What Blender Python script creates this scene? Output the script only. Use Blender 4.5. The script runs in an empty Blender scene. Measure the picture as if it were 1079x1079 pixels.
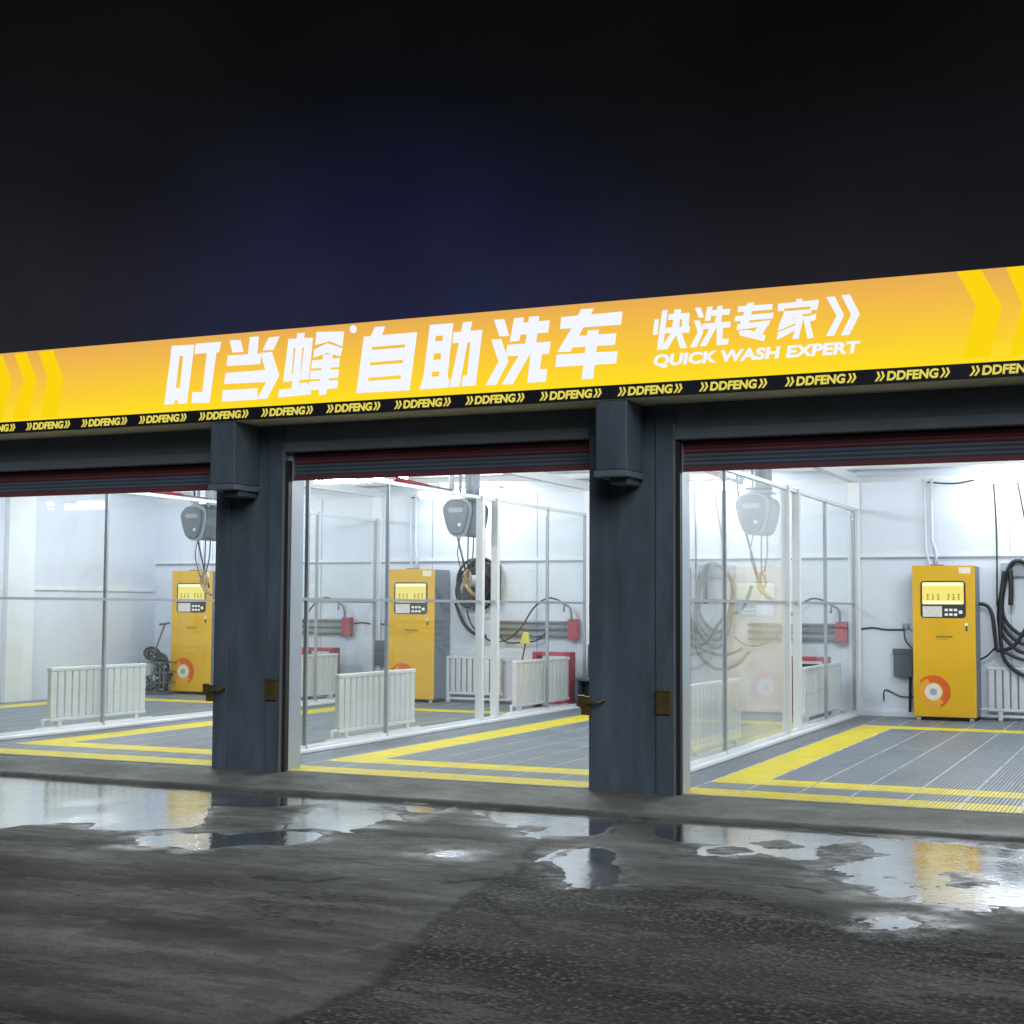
import bpy, bmesh, math, random
import numpy as np
from mathutils import Vector, Matrix
random.seed(7); PI=math.pi
S=bpy.context.scene; COL=S.collection
# ------------------------------------------------------------------ helpers
class MB:
    """collects shapes and links them as ONE mesh object"""
    def __init__(s): s.v=[]; s.f=[]
    def box(s,x0,x1,y0,y1,z0,z1):
        n=len(s.v)
        s.v+=[(x0,y0,z0),(x1,y0,z0),(x1,y1,z0),(x0,y1,z0),(x0,y0,z1),(x1,y0,z1),(x1,y1,z1),(x0,y1,z1)]
        s.f+=[tuple(n+i for i in q) for q in ((0,3,2,1),(4,5,6,7),(0,1,5,4),(1,2,6,5),(2,3,7,6),(3,0,4,7))]
        return s
    def prism(s,poly,y0,y1):
        """polygon in XZ swept along Y"""
        a=sum(poly[i][0]*poly[(i+1)%len(poly)][1]-poly[(i+1)%len(poly)][0]*poly[i][1] for i in range(len(poly)))
        if a<0: poly=poly[::-1]
        n=len(s.v);k=len(poly)
        s.v+=[(x,y0,z) for x,z in poly]+[(x,y1,z) for x,z in poly]
        s.f.append(tuple(range(n,n+k))); s.f.append(tuple(range(n+2*k-1,n+k-1,-1)))
        for i in range(k):
            j=(i+1)%k; s.f.append((n+j,n+i,n+k+i,n+k+j))
        return s
    def prismx(s,poly,x0,x1):
        """polygon in YZ swept along X"""
        n=len(s.v);k=len(poly)
        s.v+=[(x0,y,z) for y,z in poly]+[(x1,y,z) for y,z in poly]
        s.f.append(tuple(range(n,n+k))); s.f.append(tuple(range(n+2*k-1,n+k-1,-1)))
        for i in range(k):
            j=(i+1)%k; s.f.append((n+j,n+i,n+k+i,n+k+j))
        return s
    def tube(s,path,r,k=8):
        P=[Vector(p) for p in path]; n0=len(s.v); up=None
        for i,p in enumerate(P):
            t=(P[min(i+1,len(P)-1)]-P[max(i-1,0)]).normalized()
            if up is None:
                up=Vector((0,0,1)) if abs(t.z)<.9 else Vector((1,0,0))
            a=t.cross(up).normalized(); b=a.cross(t).normalized(); up=b
            for j in range(k):
                w=2*PI*j/k; q=p+r*(math.cos(w)*a+math.sin(w)*b); s.v.append(tuple(q))
        for i in range(len(P)-1):
            for j in range(k):
                j2=(j+1)%k
                s.f.append((n0+i*k+j,n0+i*k+j2,n0+(i+1)*k+j2,n0+(i+1)*k+j))
        s.f.append(tuple(n0+j for j in range(k-1,-1,-1))); e=n0+(len(P)-1)*k
        s.f.append(tuple(e+j for j in range(k)))
        return s
    def disc(s,cx,cz,r,y0,y1,k=24,r2=None,a0=0,a1=2*PI):
        if r2 is None: return s.prism([(cx+r*math.cos(2*PI*i/k),cz+r*math.sin(2*PI*i/k)) for i in range(k)],y0,y1)
        for i in range(k):
            u=a0+(a1-a0)*i/k; w=a0+(a1-a0)*(i+1)/k
            s.prism([(cx+r2*math.cos(u),cz+r2*math.sin(u)),(cx+r*math.cos(u),cz+r*math.sin(u)),(cx+r*math.cos(w),cz+r*math.sin(w)),(cx+r2*math.cos(w),cz+r2*math.sin(w))],y0,y1)
        return s
    def build(s,name,mat,parent=None,bevel=0,smooth=False,label=None):
        me=bpy.data.meshes.new(name); me.from_pydata(s.v,[],s.f); me.update()
        bm=bmesh.new(); bm.from_mesh(me); bmesh.ops.recalc_face_normals(bm,faces=bm.faces); bm.to_mesh(me); bm.free()
        if smooth:
            for p in me.polygons: p.use_smooth=True
        me.materials.append(mat)
        o=bpy.data.objects.new(name,me); COL.objects.link(o)
        if parent: o.parent=parent
        if bevel:
            b=o.modifiers.new('bevel','BEVEL'); b.width=bevel; b.segments=2; b.limit_method='ANGLE'
        if label: o['label']=label
        return o
def tag(o,label,cat,group=None):
    o['label']=label; o['category']=cat
    if group: o['group']=group
    return o
def thing(name,label,cat,loc=(0,0,0),group=None,rz=0):
    o=bpy.data.objects.new(name,None); COL.objects.link(o); o.location=loc; o.rotation_euler=(0,0,rz); o.empty_display_size=.1
    return tag(o,label,cat,group)
def copy_tree(o,parent=None):
    c=o.copy(); COL.objects.link(c); c.parent=parent
    for ch in o.children: copy_tree(ch,c)
    return c
def copies(proto,spots):
    """first spot moves the built thing, later ones copy it with its parts; spot=(loc,label)"""
    out=[]
    for i,(loc,lab) in enumerate(spots):
        o=proto if i==0 else copy_tree(proto)
        o.location=loc; o['label']=lab; out.append(o)
    return out
def arc(p0,p1,p2,n=14):
    p0,p1,p2=map(Vector,(p0,p1,p2))
    return [((1-t)**2*p0+2*t*(1-t)*p1+t*t*p2) for t in [i/n for i in range(n+1)]]
def spline(pts,n=8):
    P=[Vector(p) for p in pts]; P=[P[0]]+P+[P[-1]]; out=[]
    for i in range(1,len(P)-2):
        for j in range(n):
            t=j/n; a,b,c,d=P[i-1],P[i],P[i+1],P[i+2]
            out.append(.5*((2*b)+(c-a)*t+(2*a-5*b+4*c-d)*t*t+(3*b-a-3*c+d)*t**3))
    out.append(P[-2]); return out
# ------------------------------------------------------------------ materials
def nt(name):
    m=bpy.data.materials.new(name); m.use_nodes=True; n=m.node_tree; n.nodes.clear()
    return m,n.nodes,n.links
def M(name,col,rough=.5,metal=0,noise=.06,nscale=3,bump=0,bscale=60,spec=.5,rnoise=.1,stretch=None):
    m,N,L=nt(name)
    out=N.new('ShaderNodeOutputMaterial'); b=N.new('ShaderNodeBsdfPrincipled'); L.new(b.outputs[0],out.inputs[0])
    tc=N.new('ShaderNodeTexCoord')
    nz=N.new('ShaderNodeTexNoise'); nz.inputs['Scale'].default_value=nscale; nz.inputs['Detail'].default_value=6; nz.inputs['Roughness'].default_value=.65
    if stretch:
        mp=N.new('ShaderNodeMapping'); mp.inputs['Scale'].default_value=stretch; L.new(tc.outputs['Object'],mp.inputs[0]); L.new(mp.outputs[0],nz.inputs['Vector'])
    else: L.new(tc.outputs['Object'],nz.inputs['Vector'])
    r=N.new('ShaderNodeMapRange'); r.inputs[1].default_value=.25; r.inputs[2].default_value=.75; r.inputs[3].default_value=1-noise; r.inputs[4].default_value=1+noise
    L.new(nz.outputs['Fac'],r.inputs[0])
    mx=N.new('ShaderNodeVectorMath'); mx.operation='SCALE'; mx.inputs[0].default_value=col; L.new(r.outputs[0],mx.inputs['Scale'])
    L.new(mx.outputs[0],b.inputs['Base Color'])
    r2=N.new('ShaderNodeMapRange'); r2.inputs[1].default_value=.3; r2.inputs[2].default_value=.7; r2.inputs[3].default_value=max(.03,rough-rnoise); r2.inputs[4].default_value=min(1,rough+rnoise)
    L.new(nz.outputs['Fac'],r2.inputs[0]); L.new(r2.outputs[0],b.inputs['Roughness'])
    b.inputs['Metallic'].default_value=metal; b.inputs['Specular IOR Level'].default_value=spec
    if bump:
        n2=N.new('ShaderNodeTexNoise'); n2.inputs['Scale'].default_value=bscale; n2.inputs['Detail'].default_value=4; L.new(tc.outputs['Object'],n2.inputs['Vector'])
        bp=N.new('ShaderNodeBump'); bp.inputs['Strength'].default_value=bump; bp.inputs['Distance'].default_value=.01
        L.new(n2.outputs['Fac'],bp.inputs['Height']); L.new(bp.outputs[0],b.inputs['Normal'])
    return m
def E(name,col,s=1):
    m,N,L=nt(name); out=N.new('ShaderNodeOutputMaterial'); e=N.new('ShaderNodeEmission')
    e.inputs[0].default_value=(*col,1); e.inputs[1].default_value=s; L.new(e.outputs[0],out.inputs[0]); m.cycles.emission_sampling='FRONT' if s>5 else 'NONE'; return m
def srgb(r,g,b):
    f=lambda c:(c/255/12.92) if c/255<=.04045 else ((c/255+.055)/1.055)**2.4
    return (f(r),f(g),f(b))
def schlick(N,L,f0,f1,pw=5):
    g=N.new('ShaderNodeNewGeometry'); d=N.new('ShaderNodeVectorMath'); d.operation='DOT_PRODUCT'
    L.new(g.outputs['Normal'],d.inputs[0]); L.new(g.outputs['Incoming'],d.inputs[1])
    a=N.new('ShaderNodeMath'); a.operation='ABSOLUTE'; L.new(d.outputs['Value'],a.inputs[0])
    s=N.new('ShaderNodeMath'); s.operation='SUBTRACT'; s.inputs[0].default_value=1; L.new(a.outputs[0],s.inputs[1]); s.use_clamp=True
    p=N.new('ShaderNodeMath'); p.operation='POWER'; p.inputs[1].default_value=pw; L.new(s.outputs[0],p.inputs[0])
    m=N.new('ShaderNodeMapRange'); m.inputs[3].default_value=f0; m.inputs[4].default_value=f1; L.new(p.outputs[0],m.inputs[0])
    return m.outputs[0]
def glass(name,dirt,refl=.5,tint=(.97,.985,.985)):
    m,N,L=nt(name); out=N.new('ShaderNodeOutputMaterial')
    t=N.new('ShaderNodeBsdfTransparent'); t.inputs[0].default_value=(*tint,1)
    g=N.new('ShaderNodeBsdfGlossy'); g.inputs['Roughness'].default_value=.03; g.inputs[0].default_value=(.95,.97,.97,1)
    mx=N.new('ShaderNodeMixShader'); L.new(schlick(N,L,.03,refl),mx.inputs[0]); L.new(t.outputs[0],mx.inputs[1]); L.new(g.outputs[0],mx.inputs[2])
    d=N.new('ShaderNodeBsdfDiffuse'); d.inputs[0].default_value=(.78,.8,.8,1)
    tl=N.new('ShaderNodeBsdfTranslucent'); tl.inputs[0].default_value=(.78,.8,.8,1)
    dm=N.new('ShaderNodeMixShader'); L.new(d.outputs[0],dm.inputs[1]); L.new(tl.outputs[0],dm.inputs[2])
    tc=N.new('ShaderNodeTexCoord'); mp=N.new('ShaderNodeMapping'); mp.inputs['Scale'].default_value=(1.6,1.6,.7); L.new(tc.outputs['Object'],mp.inputs[0])
    nz=N.new('ShaderNodeTexNoise'); nz.inputs['Scale'].default_value=.8; nz.inputs['Detail'].default_value=2; L.new(mp.outputs[0],nz.inputs[0])
    r=N.new('ShaderNodeMapRange'); r.inputs[1].default_value=.35; r.inputs[2].default_value=.75; r.inputs[3].default_value=dirt*.75; r.inputs[4].default_value=dirt*1.3; L.new(nz.outputs['Fac'],r.inputs[0])
    m2=N.new('ShaderNodeMixShader'); L.new(r.outputs[0],m2.inputs[0]); L.new(mx.outputs[0],m2.inputs[1]); L.new(dm.outputs[0],m2.inputs[2])
    L.new(m2.outputs[0],out.inputs[0]); return m
m_wall=M('white_wall_panel',(.70,.745,.82),.38,noise=.03,nscale=.8,rnoise=.08)
m_seam=M('aluminium_seam',(.30,.33,.38),.4,metal=.3)
m_trimw=M('white_trim',(.80,.82,.84),.4,noise=.04)
m_ceil=M('white_ceiling_sheet',(.78,.80,.82),.5,noise=.04)
m_slate=M('slate_facade_paint',(.105,.137,.180),.5,noise=.38,nscale=2.6,stretch=(1.6,1.6,.35),bump=.12,bscale=25)
m_beam=M('slate_beam_shade_lift',(.155,.190,.245),.5,noise=.28,nscale=1.6)  # facade slate lightened on the lintel to offset the sign's shadow
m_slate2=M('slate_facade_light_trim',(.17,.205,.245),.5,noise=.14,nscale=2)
m_soffit=M('grey_soffit_sheet',(.80,.74,.68),.6,noise=.12,nscale=1.5)
m_red=M('dull_red_shutter_slat',(.21,.06,.075),.5,noise=.15)
m_shut=M('grey_shutter_slat',(.12,.15,.20),.4,noise=.1)
m_rail=M('steel_guide_rail',(.42,.45,.47),.35,metal=.5)
m_dark=M('dark_gap',(.02,.022,.026),.7)
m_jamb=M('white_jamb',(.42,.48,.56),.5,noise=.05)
m_latch=M('olive_brass_latch',(.16,.12,.045),.4,metal=.4,noise=.25,nscale=9)
m_post=M('white_aluminium_post',(.74,.76,.78),.35,noise=.03)
m_thin=M('grey_aluminium_mullion',(.33,.36,.40),.4,metal=.2,noise=.04)
m_rad=M('white_radiator_enamel',(.74,.74,.75),.4,noise=.05,nscale=5)
m_yel=M('yellow_cabinet_paint',(.74,.42,.012),.38,noise=.04,nscale=2)
m_grey=M('grey_cabinet_side',(.17,.20,.24),.45)
m_black=M('black_rubber',(.012,.013,.017),.45,noise=.2,nscale=8)
m_bezel=M('charcoal_bezel',(.03,.032,.035),.4)
m_chrome=M('bright_metal',(.75,.75,.75),.25,metal=.9)
m_white=M('white_plastic',(.82,.82,.82),.4)
m_pale=M('pale_sticker',(.85,.78,.62),.5,noise=.15,nscale=30)
m_orange=M('orange_red_print',(.70,.11,.015),.45,noise=.15,nscale=12)
m_orange2=M('light_orange_print',(.84,.36,.03),.45,noise=.1,nscale=12)
m_vac=M('slate_grey_plastic',(.085,.108,.14),.4,noise=.08)
m_vac2=M('light_grey_plastic',(.36,.41,.46),.4)
m_redp=M('red_painted_steel',(.40,.035,.055),.45,noise=.15,nscale=6)
m_steel=M('dull_steel_tube',(.22,.235,.25),.4,metal=.4)
m_gun=M('tan_brass_gun',(.42,.28,.12),.4,metal=.3,noise=.2,nscale=12)
m_wood=M('yellow_brush_plastic',(.72,.66,.10),.5)
m_box=M('dark_grey_box',(.10,.12,.14),.5,noise=.1)
m_conduit=M('white_pvc_conduit',(.70,.72,.74),.45)
m_cable=M('black_cable',(.03,.032,.035),.5)
m_glass=glass('clear_partition_glass',.015,.28)
m_haze=glass('wet_hazy_partition_glass',.21,.75)
m_lamp=E('led_diffuser',(.90,.95,1.0),75)
m_lamp2=E('dim_led_diffuser',(.92,.96,1.0),24)
m_screen=E('lit_screen_band',(1.0,.86,.22),.95)
m_screen2=E('lit_screen_glow',(1.0,.97,.62),1.15)
m_ink=M('dark_screen_print',(.20,.16,.02),.5)
m_key=E('lit_white_keys',(.95,.95,.92),.85)
m_tileg=M('grey_plastic_grating',(.18,.205,.235),.46,noise=.30,nscale=1.7,rnoise=.15)
m_tiley=M('yellow_plastic_grating',(.72,.59,.012),.5,noise=.22,nscale=3.5)
m_tilel=M('glint_pale_grating_joint',(.50,.53,.55),.3)
m_slab=M('dark_wet_sump',(.085,.095,.105),.5)

# sign outlines in metres on the sign plane (x, z); ground outlines in metres (x, y)
G={"ding":[[[-4.954,4.054],[-4.692,4.047],[-4.704,3.944],[-4.966,3.952]],[[-4.962,3.956],[-4.861,3.954],[-4.9,3.627],[-4.913,3.486],[-5.027,3.487]],[[-4.814,3.954],[-4.703,3.952],[-4.765,3.486],[-4.869,3.487],[-4.848,3.63]],[[-4.898,3.64],[-4.845,3.64],[-4.864,3.522],[-4.911,3.521]],[[-4.67,4.055],[-4.382,4.053],[-4.402,3.955],[-4.683,3.957]],[[-4.539,3.958],[-4.434,3.957],[-4.504,3.477],[-4.706,3.485],[-4.699,3.588],[-4.583,3.586]]],"dang":[[[-4.284,4.06],[-4.161,4.055],[-4.128,3.94],[-4.248,3.941]],[[-4.055,4.074],[-3.958,4.073],[-3.971,3.921],[-3.976,3.895],[-4.075,3.898]],[[-3.843,4.055],[-3.729,4.058],[-3.794,3.936],[-3.913,3.939]],[[-4.301,3.916],[-3.93,3.91],[-3.936,3.812],[-4.311,3.816]],[[-4.322,3.75],[-3.864,3.752],[-3.87,3.639],[-4.336,3.647]],[[-4.349,3.587],[-3.962,3.585],[-3.964,3.479],[-4.356,3.48]],[[-3.93,3.915],[-3.809,3.917],[-3.725,3.693],[-3.855,3.482],[-3.964,3.481],[-3.862,3.642],[-3.876,3.752]]],"feng":[[[-3.627,4.027],[-3.365,4.02],[-3.373,3.935],[-3.637,3.941]],[[-3.637,3.945],[-3.571,3.94],[-3.596,3.628],[-3.678,3.629]],[[-3.532,4.073],[-3.451,4.07],[-3.476,3.95],[-3.509,3.559],[-3.586,3.557],[-3.547,3.955]],[[-3.454,3.949],[-3.372,3.941],[-3.406,3.635],[-3.493,3.636]],[[-3.588,3.695],[-3.492,3.689],[-3.501,3.634],[-3.592,3.636]],[[-3.72,3.559],[-3.381,3.564],[-3.38,3.495],[-3.728,3.485]],[[-3.491,3.607],[-3.425,3.607],[-3.386,3.56],[-3.5,3.559]],[[-3.324,4.07],[-3.034,4.053],[-3.05,3.917],[-3.186,3.975],[-3.334,3.95]],[[-3.345,3.907],[-3.204,3.958],[-3.047,3.9],[-3.072,3.827],[-3.212,3.869],[-3.353,3.834]],[[-3.25,3.853],[-3.151,3.851],[-3.216,3.486],[-3.291,3.482]],[[-3.366,3.808],[-3.076,3.811],[-3.083,3.73],[-3.375,3.734]],[[-3.379,3.713],[-3.084,3.709],[-3.091,3.632],[-3.387,3.634]],[[-3.392,3.614],[-3.092,3.61],[-3.1,3.536],[-3.4,3.533]]],"zi":[[[-2.824,3.989],[-2.726,3.989],[-2.793,3.479],[-2.895,3.48]],[[-2.386,3.992],[-2.282,3.993],[-2.352,3.475],[-2.454,3.476]],[[-2.824,3.989],[-2.282,3.993],[-2.295,3.892],[-2.837,3.89]],[[-2.839,3.863],[-2.3,3.862],[-2.315,3.755],[-2.854,3.75]],[[-2.857,3.722],[-2.319,3.724],[-2.334,3.617],[-2.877,3.612]],[[-2.88,3.582],[-2.339,3.583],[-2.352,3.475],[-2.895,3.48]],[[-2.706,4.071],[-2.608,4.067],[-2.64,3.99],[-2.754,3.988]]],"zhu":[[[-2.152,4.047],[-2.085,4.046],[-2.136,3.572],[-2.215,3.57]],[[-2.012,4.046],[-1.923,4.046],[-1.976,3.59],[-1.975,3.541],[-2.061,3.546]],[[-2.152,4.047],[-1.925,4.046],[-1.934,3.943],[-2.163,3.947]],[[-2.163,3.898],[-1.943,3.894],[-1.954,3.787],[-2.177,3.79]],[[-2.181,3.734],[-1.957,3.731],[-1.97,3.625],[-2.2,3.629]],[[-2.215,3.582],[-1.979,3.582],[-1.955,3.54],[-1.964,3.479],[-2.248,3.476]],[[-1.917,3.963],[-1.639,3.966],[-1.652,3.863],[-1.927,3.868]],[[-1.824,4.045],[-1.738,4.046],[-1.783,3.865],[-1.858,3.482],[-1.951,3.48],[-1.86,3.878]],[[-1.75,3.877],[-1.65,3.877],[-1.701,3.48],[-1.835,3.481],[-1.82,3.574],[-1.78,3.575]]],"xi":[[[-1.526,4.045],[-1.43,4.045],[-1.382,3.895],[-1.473,3.897]],[[-1.551,3.874],[-1.457,3.871],[-1.388,3.673],[-1.503,3.476],[-1.602,3.478],[-1.48,3.672]],[[-1.335,4.045],[-1.244,4.045],[-1.287,3.845],[-1.374,3.843]],[[-1.193,4.046],[-1.101,4.045],[-1.13,3.801],[-1.228,3.801]],[[-1.307,3.999],[-1.002,4.001],[-1.018,3.898],[-1.319,3.898]],[[-1.397,3.816],[-0.992,3.817],[-1.009,3.713],[-1.409,3.718]],[[-1.278,3.731],[-1.18,3.732],[-1.348,3.471],[-1.447,3.476]],[[-1.176,3.732],[-1.071,3.732],[-1.094,3.586],[-1.024,3.581],[-1.039,3.474],[-1.206,3.477]]],"che":[[[-0.714,4.075],[-0.599,4.071],[-0.635,4.011],[-0.75,4.006]],[[-0.895,4.021],[-0.344,4.025],[-0.355,3.916],[-0.905,3.92]],[[-0.797,3.922],[-0.689,3.927],[-0.811,3.719],[-0.93,3.723]],[[-0.742,3.848],[-0.397,3.845],[-0.411,3.749],[-0.807,3.753]],[[-0.653,3.887],[-0.553,3.887],[-0.563,3.827],[-0.606,3.474],[-0.706,3.476],[-0.667,3.78]],[[-0.934,3.7],[-0.386,3.694],[-0.4,3.591],[-0.948,3.596]]],"kuai":[[[-0.06,3.937],[-0.024,3.938],[-0.036,3.81],[-0.076,3.81]],[[0.006,4.006],[0.052,4.006],[0.01,3.683],[-0.04,3.681]],[[0.063,3.972],[0.241,3.968],[0.233,3.917],[0.056,3.925]],[[0.184,3.97],[0.241,3.968],[0.229,3.839],[0.173,3.839]],[[0.04,3.86],[0.244,3.856],[0.236,3.805],[0.029,3.815]],[[0.113,4.005],[0.168,4.004],[0.145,3.812],[0.086,3.809]],[[0.093,3.827],[0.145,3.827],[0.048,3.68],[-0.013,3.68]],[[0.12,3.814],[0.169,3.814],[0.217,3.679],[0.161,3.68]]],"xi2":[[[0.286,4.006],[0.334,4.005],[0.362,3.923],[0.319,3.921]],[[0.278,3.901],[0.326,3.9],[0.356,3.8],[0.296,3.68],[0.242,3.681],[0.311,3.8]],[[0.39,4.004],[0.434,4.005],[0.415,3.891],[0.37,3.892]],[[0.479,4.005],[0.521,4.005],[0.504,3.854],[0.452,3.855]],[[0.412,3.974],[0.584,3.975],[0.576,3.928],[0.405,3.929]],[[0.352,3.869],[0.586,3.87],[0.579,3.824],[0.345,3.824]],[[0.415,3.832],[0.467,3.832],[0.378,3.686],[0.326,3.686]],[[0.471,3.832],[0.522,3.831],[0.514,3.731],[0.569,3.731],[0.56,3.685],[0.47,3.685]]],"zhuan":[[[0.651,3.989],[0.932,3.985],[0.927,3.942],[0.643,3.943]],[[0.727,4.01],[0.782,4.011],[0.726,3.816],[0.65,3.806]],[[0.625,3.91],[0.939,3.916],[0.932,3.869],[0.617,3.87]],[[0.642,3.842],[0.91,3.856],[0.899,3.816],[0.636,3.796]],[[0.84,3.845],[0.913,3.854],[0.839,3.738],[0.769,3.759]],[[0.655,3.789],[0.742,3.788],[0.872,3.736],[0.861,3.689],[0.661,3.751]]],"jia":[[[1.124,4.009],[1.17,4.011],[1.166,3.979],[1.119,3.978]],[[0.978,3.984],[1.303,3.989],[1.295,3.943],[0.973,3.942]],[[0.978,3.979],[1.029,3.977],[1.023,3.924],[0.973,3.924]],[[1.245,3.987],[1.303,3.986],[1.289,3.911],[1.234,3.914]],[[1.023,3.919],[1.245,3.918],[1.239,3.886],[1.017,3.88]],[[1.017,3.888],[1.139,3.9],[1.086,3.848],[0.99,3.829]],[[0.985,3.824],[1.128,3.858],[1.107,3.814],[0.974,3.766]],[[0.974,3.753],[1.128,3.804],[1.117,3.761],[0.963,3.692]],[[1.108,3.902],[1.166,3.903],[1.176,3.846],[1.138,3.69],[1.09,3.692],[1.117,3.777]],[[1.192,3.856],[1.281,3.88],[1.275,3.833],[1.212,3.817]],[[1.176,3.867],[1.218,3.864],[1.259,3.692],[1.211,3.687]]],"arrow":[[[1.36,4.006],[1.428,4.005],[1.499,3.853],[1.42,3.696],[1.358,3.696],[1.442,3.852]],[[1.48,4.012],[1.547,4.011],[1.622,3.852],[1.538,3.693],[1.474,3.693],[1.555,3.851]]],"reg":[[[-2.901,4.064],[-2.905,4.046],[-2.918,4.034],[-2.936,4.03],[-2.954,4.036],[-2.967,4.051],[-2.972,4.07],[-2.968,4.087],[-2.955,4.1],[-2.937,4.104],[-2.919,4.097],[-2.906,4.083]]],"chevL":[[[-6.6,4.105],[-6.417,4.11],[-6.279,3.804],[-6.348,3.432],[-6.565,3.442],[-6.475,3.816]],[[-6.918,4.105],[-6.758,4.108],[-6.625,3.819],[-6.715,3.434],[-6.922,3.433],[-6.79,3.829]],[[-7.241,4.108],[-7.086,4.108],[-6.95,3.833],[-7.047,3.428],[-7.258,3.431],[-7.111,3.843]]],"chevR":[[[2.355,4.12],[2.534,4.122],[2.678,3.834],[2.586,3.45],[2.387,3.45],[2.493,3.849]],[[2.712,4.123],[2.89,4.124],[3.014,3.833],[2.927,3.462],[2.733,3.451],[2.821,3.832]]]}
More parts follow.
